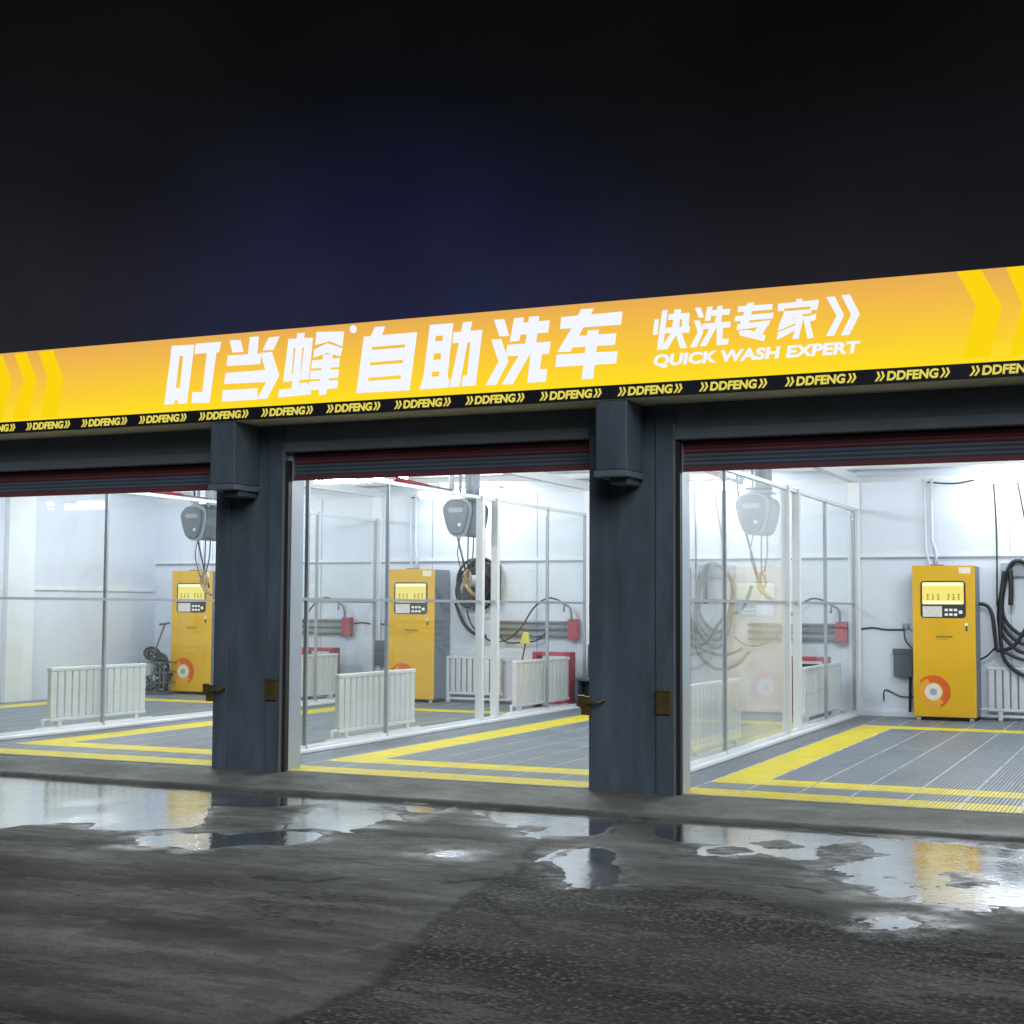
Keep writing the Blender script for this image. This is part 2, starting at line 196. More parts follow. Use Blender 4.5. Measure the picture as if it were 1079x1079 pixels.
W={"pud":[[[-7.257,-0.852],[-6.76,-0.663],[-6.513,-0.64],[-6.154,-0.658],[-5.789,-0.573],[-5.391,-0.565],[-5.005,-0.615],[-4.677,-0.632],[-4.297,-0.602],[-3.973,-0.802],[-3.613,-1.372],[-3.653,-1.497],[-3.499,-1.754],[-3.318,-2.076],[-3.106,-2.422],[-3.06,-2.643],[-3.212,-2.777],[-3.357,-2.964],[-3.665,-2.999],[-3.788,-2.757],[-3.868,-2.734],[-4.062,-2.892],[-4.211,-3.026],[-4.272,-3.296],[-4.584,-3.507]],[[-4.202,-0.769],[-3.735,-0.675],[-3.373,-0.631],[-2.833,-0.646],[-2.33,-0.67],[-2.1,-0.697],[-2.4,-0.846],[-2.341,-1.158],[-2.159,-1.233],[-1.912,-1.35],[-1.792,-1.552],[-1.931,-1.56],[-1.862,-1.995],[-1.876,-2.21],[-1.795,-2.331],[-1.968,-2.255],[-2.182,-2.222],[-2.265,-2.332],[-2.379,-2.36],[-2.456,-1.998],[-2.586,-1.682],[-2.726,-0.99],[-2.934,-1.128],[-3.163,-1.379],[-3.622,-1.572]],[[-3.001,-3.29],[-3.026,-3.14],[-2.881,-2.959],[-2.704,-2.816],[-2.547,-2.829],[-2.426,-2.68],[-2.29,-2.5],[-2.035,-2.432],[-1.899,-2.534],[-1.862,-2.712],[-1.902,-2.983],[-2.101,-3.081],[-2.231,-3.225],[-2.284,-3.4],[-2.397,-3.485],[-2.626,-3.418],[-2.835,-3.499]],[[-2.075,-0.943],[-2.138,-0.716],[-1.898,-0.632],[-1.804,-0.586],[-1.722,-0.935],[-1.82,-1.098],[-1.974,-1.109]],[[-1.944,-0.657],[-1.848,-0.521],[-1.736,-0.606],[-1.522,-0.62],[-1.375,-0.765],[-1.512,-0.833],[-1.745,-0.73],[-1.717,-0.967],[-1.847,-1.112],[-2.021,-0.781]],[[-1.431,-0.693],[-1.139,-0.515],[-0.894,-0.461],[-0.567,-0.513],[-0.286,-0.582],[-0.043,-0.739],[-0.171,-1.124],[-0.113,-1.442],[-0.14,-1.629],[-0.262,-1.715],[-0.393,-1.779],[-0.501,-1.896],[-0.566,-1.837],[-0.573,-1.392],[-0.837,-1.45],[-0.975,-1.374],[-1.25,-1.057]],[[0.059,-2.787],[-0.037,-2.282],[0.068,-2.172],[0.264,-2.307],[0.37,-2.689],[0.552,-3.001],[0.695,-3.393],[0.588,-3.531],[0.494,-3.533],[0.275,-3.231]],[[-0.831,-2.96],[-0.8,-2.801],[-0.717,-2.703],[-0.627,-2.772],[-0.628,-2.884],[-0.725,-2.985]],[[0.076,-0.636],[0.369,-0.694],[0.898,-0.688],[1.569,-0.731],[1.936,-0.885],[2.406,-0.907],[2.819,-1.024],[3.296,-1.065],[3.541,-2.687],[2.99,-3.003],[2.832,-3.027],[2.827,-3.233],[2.654,-3.215],[2.462,-3.152],[2.458,-2.993],[2.389,-2.916],[2.299,-3.069],[2.14,-3.036],[2.11,-2.821],[2.122,-2.721],[1.923,-2.733],[1.86,-2.578],[1.953,-2.47],[1.77,-2.297],[1.846,-1.914],[1.657,-1.86],[1.469,-2.024],[1.199,-1.858],[1.079,-2.022],[0.825,-2.115],[0.765,-1.835],[0.894,-1.61],[0.527,-1.623],[0.32,-1.377]],[[2.301,-3.82],[2.433,-3.664],[2.559,-3.743],[2.55,-3.855],[2.356,-3.93]]],"isl":[[[1.046,-1.454],[1.223,-1.284],[1.4,-1.526],[1.205,-1.7]],[[2.478,-2.152],[2.547,-2.054],[2.722,-2.348],[2.601,-2.49]],[[1.533,-1.493],[1.689,-1.223],[1.918,-1.584],[1.874,-1.828],[1.725,-2.183],[1.665,-2.001]],[[0.848,-1.873],[0.934,-1.753],[1.098,-1.83],[0.909,-1.999]]],"asph":[[[-0.321,-2.377],[0.348,-3.332],[1.183,-3.273],[1.956,-3.667],[3.068,-3.91],[4.025,-3.902],[4.286,-7.78],[1.775,-8.939],[0.518,-6.869],[0.521,-6.518],[0.53,-6.05],[0.343,-5.434],[0.129,-4.596],[0.015,-4.061],[-0.064,-3.276]]],"rav":[[[-1.119,-4.996],[-1.106,-4.692],[-0.837,-4.407],[-0.418,-4.362],[-0.18,-5.09],[-0.328,-5.408],[-0.718,-5.346]]],"crack":[[[-0.888,-0.475],[-0.657,-0.394],[-0.334,-0.447],[-0.115,-0.529],[0.108,-0.512],[0.348,-0.501]],[[-1.535,-0.877],[-1.229,-1.124],[-0.888,-1.476],[-0.634,-1.725],[-0.455,-2.001],[-0.335,-2.104]],[[-0.102,-2.348],[-0.081,-2.749],[-0.104,-3.021],[0.014,-3.309],[0.003,-3.529],[-0.092,-3.684],[-0.237,-3.798]],[[-0.321,-2.377],[-0.064,-3.276],[0.015,-4.061],[0.129,-4.596],[0.343,-5.434],[0.53,-6.05],[0.521,-6.518],[0.518,-6.869]],[[0.015,-4.061],[0.39,-4.416],[0.765,-4.887]],[[-1.393,-4.172],[-0.995,-4.153],[-0.92,-3.944]],[[1.597,-3.009],[1.749,-3.053],[1.873,-3.164]],[[2.036,-4.032],[2.284,-4.283],[2.58,-4.371],[3.105,-4.339]]],"pale":[[[-1.368,-5.975],[-1.409,-5.676],[-1.375,-5.452]],[[-0.033,-5.869],[0.091,-5.641],[0.168,-5.405]],[[1.347,-3.815],[1.655,-3.949],[1.772,-3.893]],[[0.698,-4.541],[1.061,-4.573],[1.358,-4.605]],[[-1.826,-4.721],[-1.204,-4.739],[-0.737,-4.359]]]}
# ------------------------------------------------------------------ camera
cam=bpy.data.cameras.new('camera'); co=bpy.data.objects.new('camera',cam); COL.objects.link(co); S.camera=co
cam.sensor_width=36; cam.lens=1543.8/1079*36; cam.clip_end=500; cam.clip_start=.05
yaw,pit,rol=.421874,.0651259,.0050668
fw=Vector((-math.sin(yaw)*math.cos(pit),math.cos(yaw)*math.cos(pit),math.sin(pit))); r0=Vector((math.cos(yaw),math.sin(yaw),0)); u0=r0.cross(fw)
rx=r0*math.cos(rol)+u0*math.sin(rol); ux=-r0*math.sin(rol)+u0*math.cos(rol)
mw=Matrix((rx,ux,-fw)).transposed().to_4x4(); mw.translation=Vector((3.784,-11.884,1.55)); co.matrix_world=mw
# ------------------------------------------------------------------ bay floor: slatted tiles over a dark sump
T=.45
PX=[-13.2,-8.55,-4.65,-.47,3.75]               # partition / side wall lines
def structure(o): o['kind']='structure'; return o
structure(MB().box(-13.2,3.75,.02,10.0,-.12,-.014).build('sump_floor',m_slab))
bays=[(0,-13.2,-12.73,9),(1,-8.55,-8.08,8),(2,-4.65,-4.03,8),(3,-.47,-.02,7)]   # index, x0, stripe x, tiles between stripes
for b,x0,xs,n in bays:
    x1=PX[b+1]; xe=xs+T*(n-1)                 # right stripe starts here
    gm,ym,jm=MB(),MB(),MB()
    y0s,y1s=.95,8.15
    def yspans(xc):
        # list of (y0,y1,yellow)
        if xs<=xc<xs+T or xe<=xc<xe+T: return [(.05,.5,1),(.5,.95,0),(.95,8.15,1),(8.15,9.98,0)]
        if xs<xc<xe: return [(.05,.5,1),(.5,.95,0),(.95,1.4,1),(1.4,7.7,0),(7.7,8.15,1),(8.15,9.98,0)]
        return [(.05,.5,1),(.5,9.98,0)]
    p=T/14
    k0=int(math.floor((x0-xs)/p))+1
    x=xs+k0*p
    while x<x1-.05:
        for a,c,y in yspans(x+p/2):
            (ym if y else gm).box(x+.0025,x+p-(.003 if y else .0045),a+.006,c-.006,-.013,0)
        x+=p
    # cross bars and tile joints whose wet glint is painted as pale colour
    for j in range(0,23):
        y=.05+j*T; jm.box(x0+.03,x1-.03,y-.005,y+.005,-.0125,-.002)
        gm.box(x0+.03,x1-.03,y+T/2-.012,y+T/2+.012,-.0128,-.005)
    k=int(math.ceil((x0+.05-xs)/T))
    while xs+k*T<x1-.05:
        jm.box(xs+k*T-.005,xs+k*T+.005,.05,9.98,-.0122,.0015); k+=1
    structure(gm.build('bay_floor_grating',m_tileg)); structure(ym.build('yellow_floor_marking',m_tiley)); structure(jm.build('floor_tile_joint',m_tilel))
# ------------------------------------------------------------------ building
B=thing('car_wash_building','dark slate single storey car wash with four open white bays','building',(0,0,0))
bw=MB().box(-13.35,3.9,10.0,10.15,-.12,3.62).build('back_wall',m_wall,B)
sm=MB(); sm.box(-13.2,3.75,9.985,9.999,2.285,2.315).build('wall_seam',m_seam,bw)
MB().box(-13.2,3.75,9.975,9.998,2.316,2.36).build('wall_trim',m_trimw,bw)
MB().box(-13.2,3.75,9.97,9.998,3.42,3.5).build('wall_trim',m_trimw,bw)
sk=MB()
for a,b in zip(PX[:-1],PX[1:]): sk.box(a+.1,b-.1,9.93,9.999,0,.07)
sk.build('skirting',m_trimw,bw)
for x in PX[1:4]:
    MB().box(x-.09,x+.09,9.95,9.998,0,3.5).build('corner_profile',m_trimw,bw)
for x0,x1 in zip(PX[:-1],PX[1:]):
    vs=MB()
    for t in (.27,.52,.76):
        x=x0+(x1-x0)*t; vs.box(x-.004,x+.004,9.993,9.999,.07,3.42)
    vs.build('panel_joint',m_seam,bw)
for x in (-11.9,-7.6,-3.4,.9):
    MB().tube(spline([(x-.3,9.96,3.40),(x+.1,9.95,3.37),(x+.5,9.95,3.43),(x+.75,9.95,3.39),(x+1.1,9.95,3.46)]),.010).build('wall_cable',m_cable,bw,smooth=True)
lw=MB().box(-13.35,-13.2,.25,10.0,-.12,3.62).build('left_wall',m_wall,B)
for y in (2.6,6.45): MB().box(-13.2,-13.1,y-.3,y+.3,0,3.5).build('wall_column',m_trimw,lw,bevel=.01)
MB().box(-13.2,-13.17,.3,2.25,1.80,1.86).build('wall_trim',m_trimw,lw); MB().box(-13.2,-13.17,6.8,9.93,1.80,1.86).build('wall_trim',m_trimw,lw); MB().box(-13.2,-13.17,2.95,6.1,1.80,1.86).build('wall_trim',m_trimw,lw)
MB().box(3.75,3.9,.25,10.0,-.12,3.62).build('right_wall',m_wall,B)
ce=MB().box(-13.35,3.9,.0,10.15,3.62,3.72).build('ceiling',m_ceil,B)
pu=MB()
for y in (1.5,3.4,5.3,7.2,9.1): pu.box(-13.2,3.75,y-.04,y+.04,3.54,3.619)
pu.build('purlin',m_trimw,ce)
for x in PX[1:4]: MB().box(x-.06,x+.06,.3,9.96,3.42,3.539).build('beam',m_trimw,ce)
rf=MB().box(-13.45,4.0,-.04,10.25,3.721,3.86).build('roof',m_slate,B)
P0=[-8.61,-4.712,-.806,3.13]; PW=.766
heads=[2.70,2.695,2.76,2.715]
MB().box(-13.45,-12.9,-.02,.25,-.12,3.29).build('end_wall',m_slate,B)
for i,x in enumerate(P0):
    pl=MB()
    pl.box(x,x+PW,.0,.25,-.03,3.29)
    pl.box(x,x+.165,-.022,-.0005,-.03,3.289); pl.box(x+PW-.16,x+PW,-.022,-.0005,-.03,3.289)
    p=pl.build('pillar',m_slate,B,bevel=.006)
    MB().box(x+PW,x+PW+.012,-.03,.03,-.03,heads[i]+.35).build('guide_rail',m_rail,p)
    MB().box(x+PW+.012,x+PW+.05,.0,.06,-.03,heads[i]+.25).build('rail_slot',m_dark,p)
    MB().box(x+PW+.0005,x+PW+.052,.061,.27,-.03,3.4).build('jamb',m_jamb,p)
    # bracket box under the sign
    bx=MB().box(x+.215,x+.495,-.435,-.0225,2.70,3.29).build('bracket_box',m_slate,p,bevel=.012)
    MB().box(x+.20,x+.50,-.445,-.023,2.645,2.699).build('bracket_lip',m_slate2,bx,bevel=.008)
    MB().box(x+.30,x+.47,-.33,-.023,2.59,2.644).build('bracket_foot',m_slate,bx,bevel=.01)
    # shutter latches
    la=MB(); la.box(x-.06,x+.03,-.055,-.023,.63,.79); la.box(x-.085,x-.02,-.075,-.05,.70,.80); la.tube([(x+.0,-.07,.73),(x+.10,-.08,.74),(x+.16,-.05,.77)],.013)
    la.build('latch',m_latch,p,bevel=.006)
    l2=MB(); l2.box(x+PW-.15,x+PW-.02,-.05,-.023,.66,.85); l2.box(x+PW-.16,x+PW-.01,-.06,-.04,.845,.865)
    l2.build('latch',m_latch,p,bevel=.006)
spans=[(-12.9,P0[0])]+[(P0[i]+PW,P0[i+1]) for i in range(3)]
for i,(a,b) in enumerate(spans):
    h=heads[i]
    li=MB(); li.box(a,b,.0,.07,h+.36,3.29); li.box(a+.0005,b-.0005,-.012,-.0005,h+.52,h+.54)
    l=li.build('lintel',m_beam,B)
    MB().box(a+.0002,b-.0002,.131,.149,h+.04,h+.5).build('shutter_case',m_dark,l); MB().box(a+.013,b-.001,.101,.129,h+.2605,h+.40).build('light_leak_backing',m_dark,l)  # second box: dark backing added to stop light leaking over the shutter
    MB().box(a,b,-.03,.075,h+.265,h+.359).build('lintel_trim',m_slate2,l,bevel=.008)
    sh=MB()
    for j in range(3): sh.prismx([(.10,h+.045+j*.037),(.092,h+.06+j*.037),(.10,h+.08+j*.037),(.13,h+.08+j*.037),(.13,h+.045+j*.037)],a+.014,b-.002)
    s=sh.build('roller_shutter',m_shut,B)
    rs=MB()
    for j in range(3): rs.prismx([(.096,h+.158+j*.034),(.088,h+.172+j*.034),(.096,h+.19+j*.034),(.128,h+.19+j*.034),(.128,h+.158+j*.034)],a+.014,b-.002)
    rs.build('red_slat',m_red,s)
    MB().box(a+.014,b-.002,.085,.125,h,h+.043).build('bottom_bar',m_red,s,bevel=.006)
    MB().box(a,b,.15,.25,h+.3,3.6).build('inner_wall',m_wall,l)
# ------------------------------------------------------------------ shop sign
SX0,SX1=-9.35,4.45
sg=thing('shop_sign','long orange and yellow backlit shop sign with white Chinese characters and black lower strip','sign',(0,0,0))
MB().box(SX0,SX1,-.44,.0,3.300,4.115).build('sign_housing',m_dark,sg)
MB().box(SX0,SX1,-.44,-.001,3.288,3.2995).build('soffit',m_soffit,sg)
m,N,L=nt('backlit_sign_face'); out=N.new('ShaderNodeOutputMaterial'); e=N.new('ShaderNodeEmission'); tc=N.new('ShaderNodeTexCoord'); sx=N.new('ShaderNodeSeparateXYZ'); L.new(tc.outputs['Object'],sx.inputs[0])
mr=N.new('ShaderNodeMapRange'); mr.inputs[1].default_value=3.412; mr.inputs[2].default_value=4.12; L.new(sx.outputs['Z'],mr.inputs[0])
cr=N.new('ShaderNodeValToRGB'); L.new(mr.outputs[0],cr.inputs[0])
el=cr.color_ramp.elements; el[0].color=(*srgb(250,218,36),1); el[1].color=(*srgb(226,170,84),1)
for p_,c_ in ((.25,(246,205,48)),(.55,(241,191,64)),(.85,(233,177,76))):
    q=el.new(p_); q.color=(*srgb(*c_),1)
L.new(cr.outputs[0],e.inputs[0]); L.new(e.outputs[0],out.inputs[0]); m.cycles.emission_sampling='NONE'; e.inputs[1].default_value=1.06; m_face=m
MB().box(SX0,SX1,-.45,-.4405,3.412,4.122).build('sign_face',m_face,sg)
st=MB().box(SX0,SX1,-.452,-.4405,3.296,3.411).build('name_strip',M('black_sign_strip',(.018,.02,.03),.45),sg)
m_chev=E('backlit_yellow_chevron',srgb(252,214,18)); m_let=E('backlit_white_letter',(.90,.93,1.0),1.0); m_let2=E('backlit_yellow_letter',srgb(238,222,96),.9)
def letters(name,keys,mat,depth=.006):
    q=MB(); k=0
    for key in keys:
        for P in G[key]:
            q.prism([tuple(a) for a in P],-.451-depth-.00035*(k%24),-.4505); k+=1
    return q.build(name,mat,sg)
for key in ('chevL','chevR'):
    for P in G[key]:
        P=[(a,min(max(z,3.414),4.12)) for a,z in P]; MB().prism(P,-.4535,-.4502).build('chevron',m_chev,sg)
for key in ('ding','dang','feng','zi','zhu','xi','che'): letters('sign_character',[key],m_let)
for key in ('kuai','xi2','zhuan','jia'): letters('slogan_character',[key],m_let)
letters('slogan_arrow',['arrow'],m_let); letters('registered_mark',['reg'],m_let)
def text(name,body,x0,x1,z0,z1,mat,parent,y,shear=.13,off=.03):
    c=bpy.data.curves.new('t','FONT'); c.body=body; c.shear=shear; c.offset=off; c.extrude=.02; c.space_character=1.02
    o=bpy.data.objects.new('t',c); COL.objects.link(o)
    dg=bpy.context.evaluated_depsgraph_get(); me=bpy.data.meshes.new_from_object(o.evaluated_get(dg))
    bpy.data.objects.remove(o); n=len(me.vertices); a=np.empty(n*3,np.float32); me.vertices.foreach_get('co',a); a=a.reshape(-1,3)
    lo,hi=a.min(0),a.max(0); w=np.empty_like(a)
    w[:,0]=x0+(a[:,0]-lo[0])/(hi[0]-lo[0])*(x1-x0); w[:,2]=z0+(a[:,1]-lo[1])/(hi[1]-lo[1])*(z1-z0); w[:,1]=y-(a[:,2]-lo[2])/(hi[2]-lo[2])*.005
    me.vertices.foreach_set('co',w.ravel()); me.materials.clear(); me.materials.append(mat); me.update()
    q=bpy.data.objects.new(name,me); COL.objects.link(q); q.parent=parent; return q
text('slogan_text','QUICK WASH EXPERT',-.07,1.625,3.527,3.642,m_let,sg,-.4505,off=.040)
# repeated name on the strip: chevrons + letters
k=0; x=-.381-.706*12
def chev(q,x,z0,z1,w,d,y0,y1):
    zm=(z0+z1)/2; q.prism([(x+.01,z1),(x+.01+w,z1),(x+w+d,zm),(x+w-.006,z0),(x-.006,z0),(x+d,zm)],y0,y1)
t0=text('strip_name','DDFENG',x+.085,x+.475,3.314,3.388,m_let2,st,-.4525,off=.038)
q=MB()
for dx in (0,.033,.488,.521): chev(q,x+dx,3.314,3.388,.016,.022,-.4575,-.4525)
t1=q.build('strip_name',m_let2); bm=bmesh.new(); bm.from_mesh(t0.data); bm.from_mesh(t1.data); bm.to_mesh(t0.data); bm.free(); bpy.data.objects.remove(t1)
for i in range(1,19):
    if x+.706*i+.56>SX1: break
    t=t0.copy(); COL.objects.link(t); t.parent=st; t.location=(.706*i,0,0)
# ------------------------------------------------------------------ ceiling lamps
def mk_lamp():
    r=thing('ceiling_lamp','','ceiling lamp',group='tube lamps under the bay ceilings')
    MB().box(-.64,.64,-.09,.09,.03,.075).build('housing',m_white,r,bevel=.008)
    MATL=m_lamp
    q=MB(); q.prismx([(-.085,.029),(-.08,-.06),(-.04,-.10),(.04,-.10),(.08,-.06),(.085,.029)],-.62,.62); q.build('diffuser',m_lamp,r)
    MB().box(-.5,-.46,-.015,.015,.075,.19).build('hanger',m_chrome,r); MB().box(.46,.5,-.015,.015,.075,.19).build('hanger',m_chrome,r)
    return r
lampx=[-11.2,-6.6,-2.5,1.95]; bn=['leftmost bay','second bay from the left','bay behind the hazy glass','rightmost bay']
spots=[]
for b in range(4):
    spots.append(((lampx[b],9.42,3.42),'glaring tube lamp on back wall in the '+bn[b]))
    spots.append(((lampx[b],6.2,3.42),'tube lamp under mid ceiling of the '+bn[b]))
    spots.append(((lampx[b],2.5,3.42),'tube lamp just inside the shutter of the '+bn[b]))
lo=copies(mk_lamp(),spots)
for o in lo[::3]:
    for ch in o.children:
        if ch.name.startswith('diffuser'): ch.data=ch.data.copy() ; ch.data.materials[0]=m_lamp2
# ------------------------------------------------------------------ glass partitions
def partition(xp,ys,dbl,label,hazy,base_end=.3):
    r=thing('glass_partition',label,'partition',(xp,0,0),'glass partitions between wash bays')
    for y in ys:
        w=.05 if y in dbl else .022
        MB().box(-w,w,y-w*.8,y+w*.8,.0,3.05).build('post',m_post if y in dbl else m_thin,r,bevel=.004)
    a,b=ys[0],ys[-1]
    def seg(z0,z1,w):
        q=MB()
        for s,t in zip(ys[:-1],ys[1:]):
            s2=s+(.05 if s in dbl else .022)*.8+.0005; t2=t-(.05 if t in dbl else .022)*.8-.0005; q.box(-w,w,s2,t2,z0,z1)
        return q
    seg(3.0,3.045,.024).build('top_rail',m_post,r); seg(1.612,1.645,.018).build('middle_rail',m_thin,r)
    seg(.03,.075,.024).build('bottom_rail',m_post,r)
    MB().box(.03,.10,base_end,ys[-1]-.1,.0,.045).build('kerb_pipe',m_trimw,r,bevel=.012)
    MB().box(-.10,-.03,base_end,ys[-1]-.1,.0,.045).build('kerb_pipe',m_trimw,r,bevel=.012)
    for i,(s,t) in enumerate(zip(ys[:-1],ys[1:])):
        if s in dbl and t in dbl: continue
        for z0,z1 in ((.076,1.611),(1.646,2.999)):
            MB().box(-.004,.004,s+.045,t-.045,z0,z1).build('glass_pane',m_haze if (hazy and t<6) else m_glass,r)
    return r
partition(-.47,[.30,1.66,3.03,5.75,6.3,7.95,9.9],(5.75,6.3),'glass partition with hazy wet panes beside the unobstructed yellow cabinet bay',True)
partition(-4.65,[.30,1.55,3.32,5.88,6.36,8.2,9.72],(5.88,6.36),'clear glass partition with thick white double post, middle of the three',False)
partition(-8.55,[.30,3.0,5.75,6.25,8.05,9.9],(5.75,6.25),'clear glass partition behind the left pillar, farthest from the bare cabinet',False)
# ------------------------------------------------------------------ radiators
def mk_rad(L,fins,z0=.13,z1=.79,feet=True):
    r=thing('radiator','','radiator',group='white column radiators')
    f=MB()
    for i in range(fins):
        c=-L/2+.06+(L-.12)*i/(fins-1); w=(L-.12)/(fins-1)*.40
        f.box(-.03,.03,c-w,c+w,z0+.045,z1-.05)
    f.build('fins',m_rad,r,bevel=.008)
    MB().box(-.038,.038,-L/2,L/2,z1-.05,z1).build('top_header',m_rad,r,bevel=.012)
    MB().box(-.038,.038,-L/2,L/2,z0,z0+.045).build('bottom_header',m_rad,r,bevel=.012)
    p=MB().tube([(0,-L/2-.22,.05),(0,L/2+.16,.05)],.028); p.tube([(0,-L/2-.1,.05),(0,-L/2-.1,z0+.03),(0,-L/2+.02,z0+.03)],.02); p.build('supply_pipe',m_rad,r,smooth=True)
    for s in (-1,1): MB().box(-.03,.03,s*(L/2-.18)-.03,s*(L/2-.18)+.03,.0,z0+.002).build('foot',m_rad,r)
    return r
rad=mk_rad(1.82,14)
copies(rad,[((-.60,3.12,0),'white radiator blurred behind the hazy wet glass nearest the bare cabinet bay'),
            ((-4.78,3.33,0),'white radiator in front of the yellow cabinet with dark grey side'),
            ((-8.68,3.07,0),'white radiator standing before the bare white end wall, black crate to its right')])
rad2=mk_rad(2.3,16)
copies(rad2,[((-.60,8.3,0),'long white radiator with red rack at its near end, behind the bare bay glass'),
             ((-4.78,8.45,0),'long white radiator with yellow brush head behind it and red rack at its far end'),
             ((-8.68,7.75,0),'long white radiator seen through two glass partitions, red rack end beside it')])
rad3=mk_rad(1.15,11,.12,.75); rad3.rotation_euler=(0,0,-PI/2)
for i,(x,lab) in enumerate(((1.97,'white radiator on back wall under the big looped black hoses'),(-6.72,'short white radiator on back wall beside the dark grey cabinet side'))):
    o=rad3 if i==0 else copy_tree(rad3); o.location=(x,9.88,0); o['label']=lab
# ------------------------------------------------------------------ yellow wash cabinets
def mk_cab():
    r=thing('wash_cabinet','','wash cabinet',group='yellow self service cabinets')
    MB().box(-.425,.425,-.262,.28,.05,2.165).build('body',m_grey,r,bevel=.008)
    d=MB().box(-.427,.427,-.285,-.2625,.052,2.17).build('front_door',m_yel,r,bevel=.006)
    q=MB(); q.box(-.40,.40,-.24,.26,.0,.0495); q.build('plinth',m_black,r)
    for sx in (-.36,.36): MB().box(sx-.03,sx+.03,-.27,-.2405,.0,.045).build('foot',m_chrome,r)
    # control panel with rounded corners
    def rr(x0,x1,z0,z1,c):
        pts=[]
        for cx,cz,a in ((x1-c,z1-c,0),(x0+c,z1-c,PI/2),(x0+c,z0+c,PI),(x1-c,z0+c,1.5*PI)):
            pts+=[(cx+c*math.cos(a+t*PI/8),cz+c*math.sin(a+t*PI/8)) for t in range(5)]
        return pts
    cp=MB().prism(rr(-.315,.30,1.435,1.955,.05),-.293,-.2855).build('control_panel',m_bezel,r)
    MB().prism(rr(-.29,.275,1.625,1.935,.025),-.296,-.2935).build('screen',m_screen,cp)
    MB().box(-.285,.27,-.2975,-.2962,1.885,1.932).build('screen_glow',m_screen2,cp); MB().box(-.285,.27,-.2975,-.2962,1.63,1.675).build('screen_glow',m_screen2,cp)
    ik=MB(); rnd=random.Random(3)
    for i in range(7):
        if i==3: continue
        x=-.235+i*.07
        for s in range(4):
            z=1.69+s*.022; ik.box(x+rnd.uniform(0,.012),x+.03+rnd.uniform(0,.018),-.2975,-.2962,z,z+.008)
        ik.box(x+.02,x+.028,-.2982,-.2976,1.685,1.775)
    ik.build('screen_print',m_ink,cp)
    MB().box(-.285,-.02,-.296,-.2935,1.45,1.60).build('notice_card',M('pale_notice_card',(.72,.68,.62),.5,noise=.12,nscale=25),cp)
    for i in range(3):
        for j in range(2): MB().box(.015+i*.062,.06+i*.062,-.301,-.2935,1.465+j*.065,1.50+j*.065).build('button',m_key,cp,bevel=.006)
    MB().box(.205,.255,-.301,-.2935,1.495,1.54).build('button',m_key,cp,bevel=.006)
    h=MB(); h.disc(.305,1.345,.022,-.30,-.2855,14); h.build('lock',m_white,d); MB().box(.295,.317,-.30,-.2855,1.255,1.318).build('handle',m_bezel,d,bevel=.004)
    lg=MB(); lg.disc(-.16,1.165,.028,-.288,-.2855,12,.014); lg.build('logo',m_orange2,d)
    l2=MB(); rnd=random.Random(5); x=-.11
    for i in range(8): l2.box(x,x+.022,-.2875,-.2855,1.157,1.185); x+=.029
    l2.box(-.1,.06,-.2872,-.2855,1.135,1.141); l2.build('logo',m_ink,d)
    e=MB(); e.disc(-.155,.40,.235,-.2872,-.2856,30,.135,-.35*PI,.8*PI); e.build('emblem_ring',m_orange,d)
    e=MB(); e.disc(-.155,.40,.20,-.2882,-.2873,30,.12,.62*PI,1.75*PI); e.build('emblem_ring',m_orange2,d)
    e=MB(); e.disc(-.155,.40,.118,-.289,-.2856,28); em=e.build('emblem_disc',m_pale,d)
    e=MB(); e.disc(-.155,.40,.05,-.2905,-.2891,20); e.build('emblem_centre',m_vac2,em)
    MB().box(.21,.37,-.2875,-.2855,2.055,2.145).build('sticker',m_pale,d)
    MB().box(-.20,-.03,-.1,.05,2.1655,2.19).build('cable_gland',m_redp,r)
    cd=MB(); cd.tube([(-.16,.2,2.16),(-.16,.2,2.4),(-.22,.27,2.55),(-.22,.27,3.45)],.022); cd.build('conduit',m_conduit,r,smooth=True); cd=MB(); cd.tube([(-.26,.2,2.16),(-.26,.2,2.25),(-.31,.27,2.38),(-.33,.27,3.45)],.016); cd.build('conduit',m_conduit,r,smooth=True)
    return r
copies(mk_cab(),[((.88,9.68,0),'yellow wash cabinet seen without glass, grey box on wall at its left'),
  ((-7.57,9.68,0),'yellow wash cabinet showing its dark grey side, behind white radiator'),
  ((-11.94,9.68,0),'yellow wash cabinet partly hidden by the left dark pillar, black crate beside it'),
  ((-3.40,9.68,0),'yellow wash cabinet mostly hidden behind the wide dark pillar and hazy glass')])
# junction boxes left of cabinets with their cables
def mk_jb():
    r=thing('junction_box','','junction box',group='grey boxes beside the cabinets')
    MB().box(-.14,.14,-.14,.0,.58,.98).build('case',m_box,r,bevel=.01); MB().box(-.15,.15,-.148,-.1405,.90,.985).build('lid',m_box,r,bevel=.004)
    for pts,rad_ in (([(.08,-.05,.58),(.08,-.05,.3),(.07,-.04,.05)],.022),([(.13,-.03,.97),(.02,-.03,1.1),(.0,-.03,1.25),(.0,-.02,1.32)],.009),
        ([(.0,-.02,1.30),(.10,-.03,1.25),(.16,-.03,1.16)],.006),([(.17,-.03,.30),(-.05,-.03,.29),(-.28,-.02,.38),(-.30,-.02,.22)],.009),
        ([(.0,-.02,1.26),(-.25,-.015,1.255),(-.45,-.015,1.28),(-.62,-.015,1.262)],.012)):
        MB().tube(spline(pts),rad_).build('cable',m_cable,r,smooth=True)
    MB().box(-.03,.06,-.03,.0,1.27,1.35).build('outlet',m_vac2,r,bevel=.004)
    return r
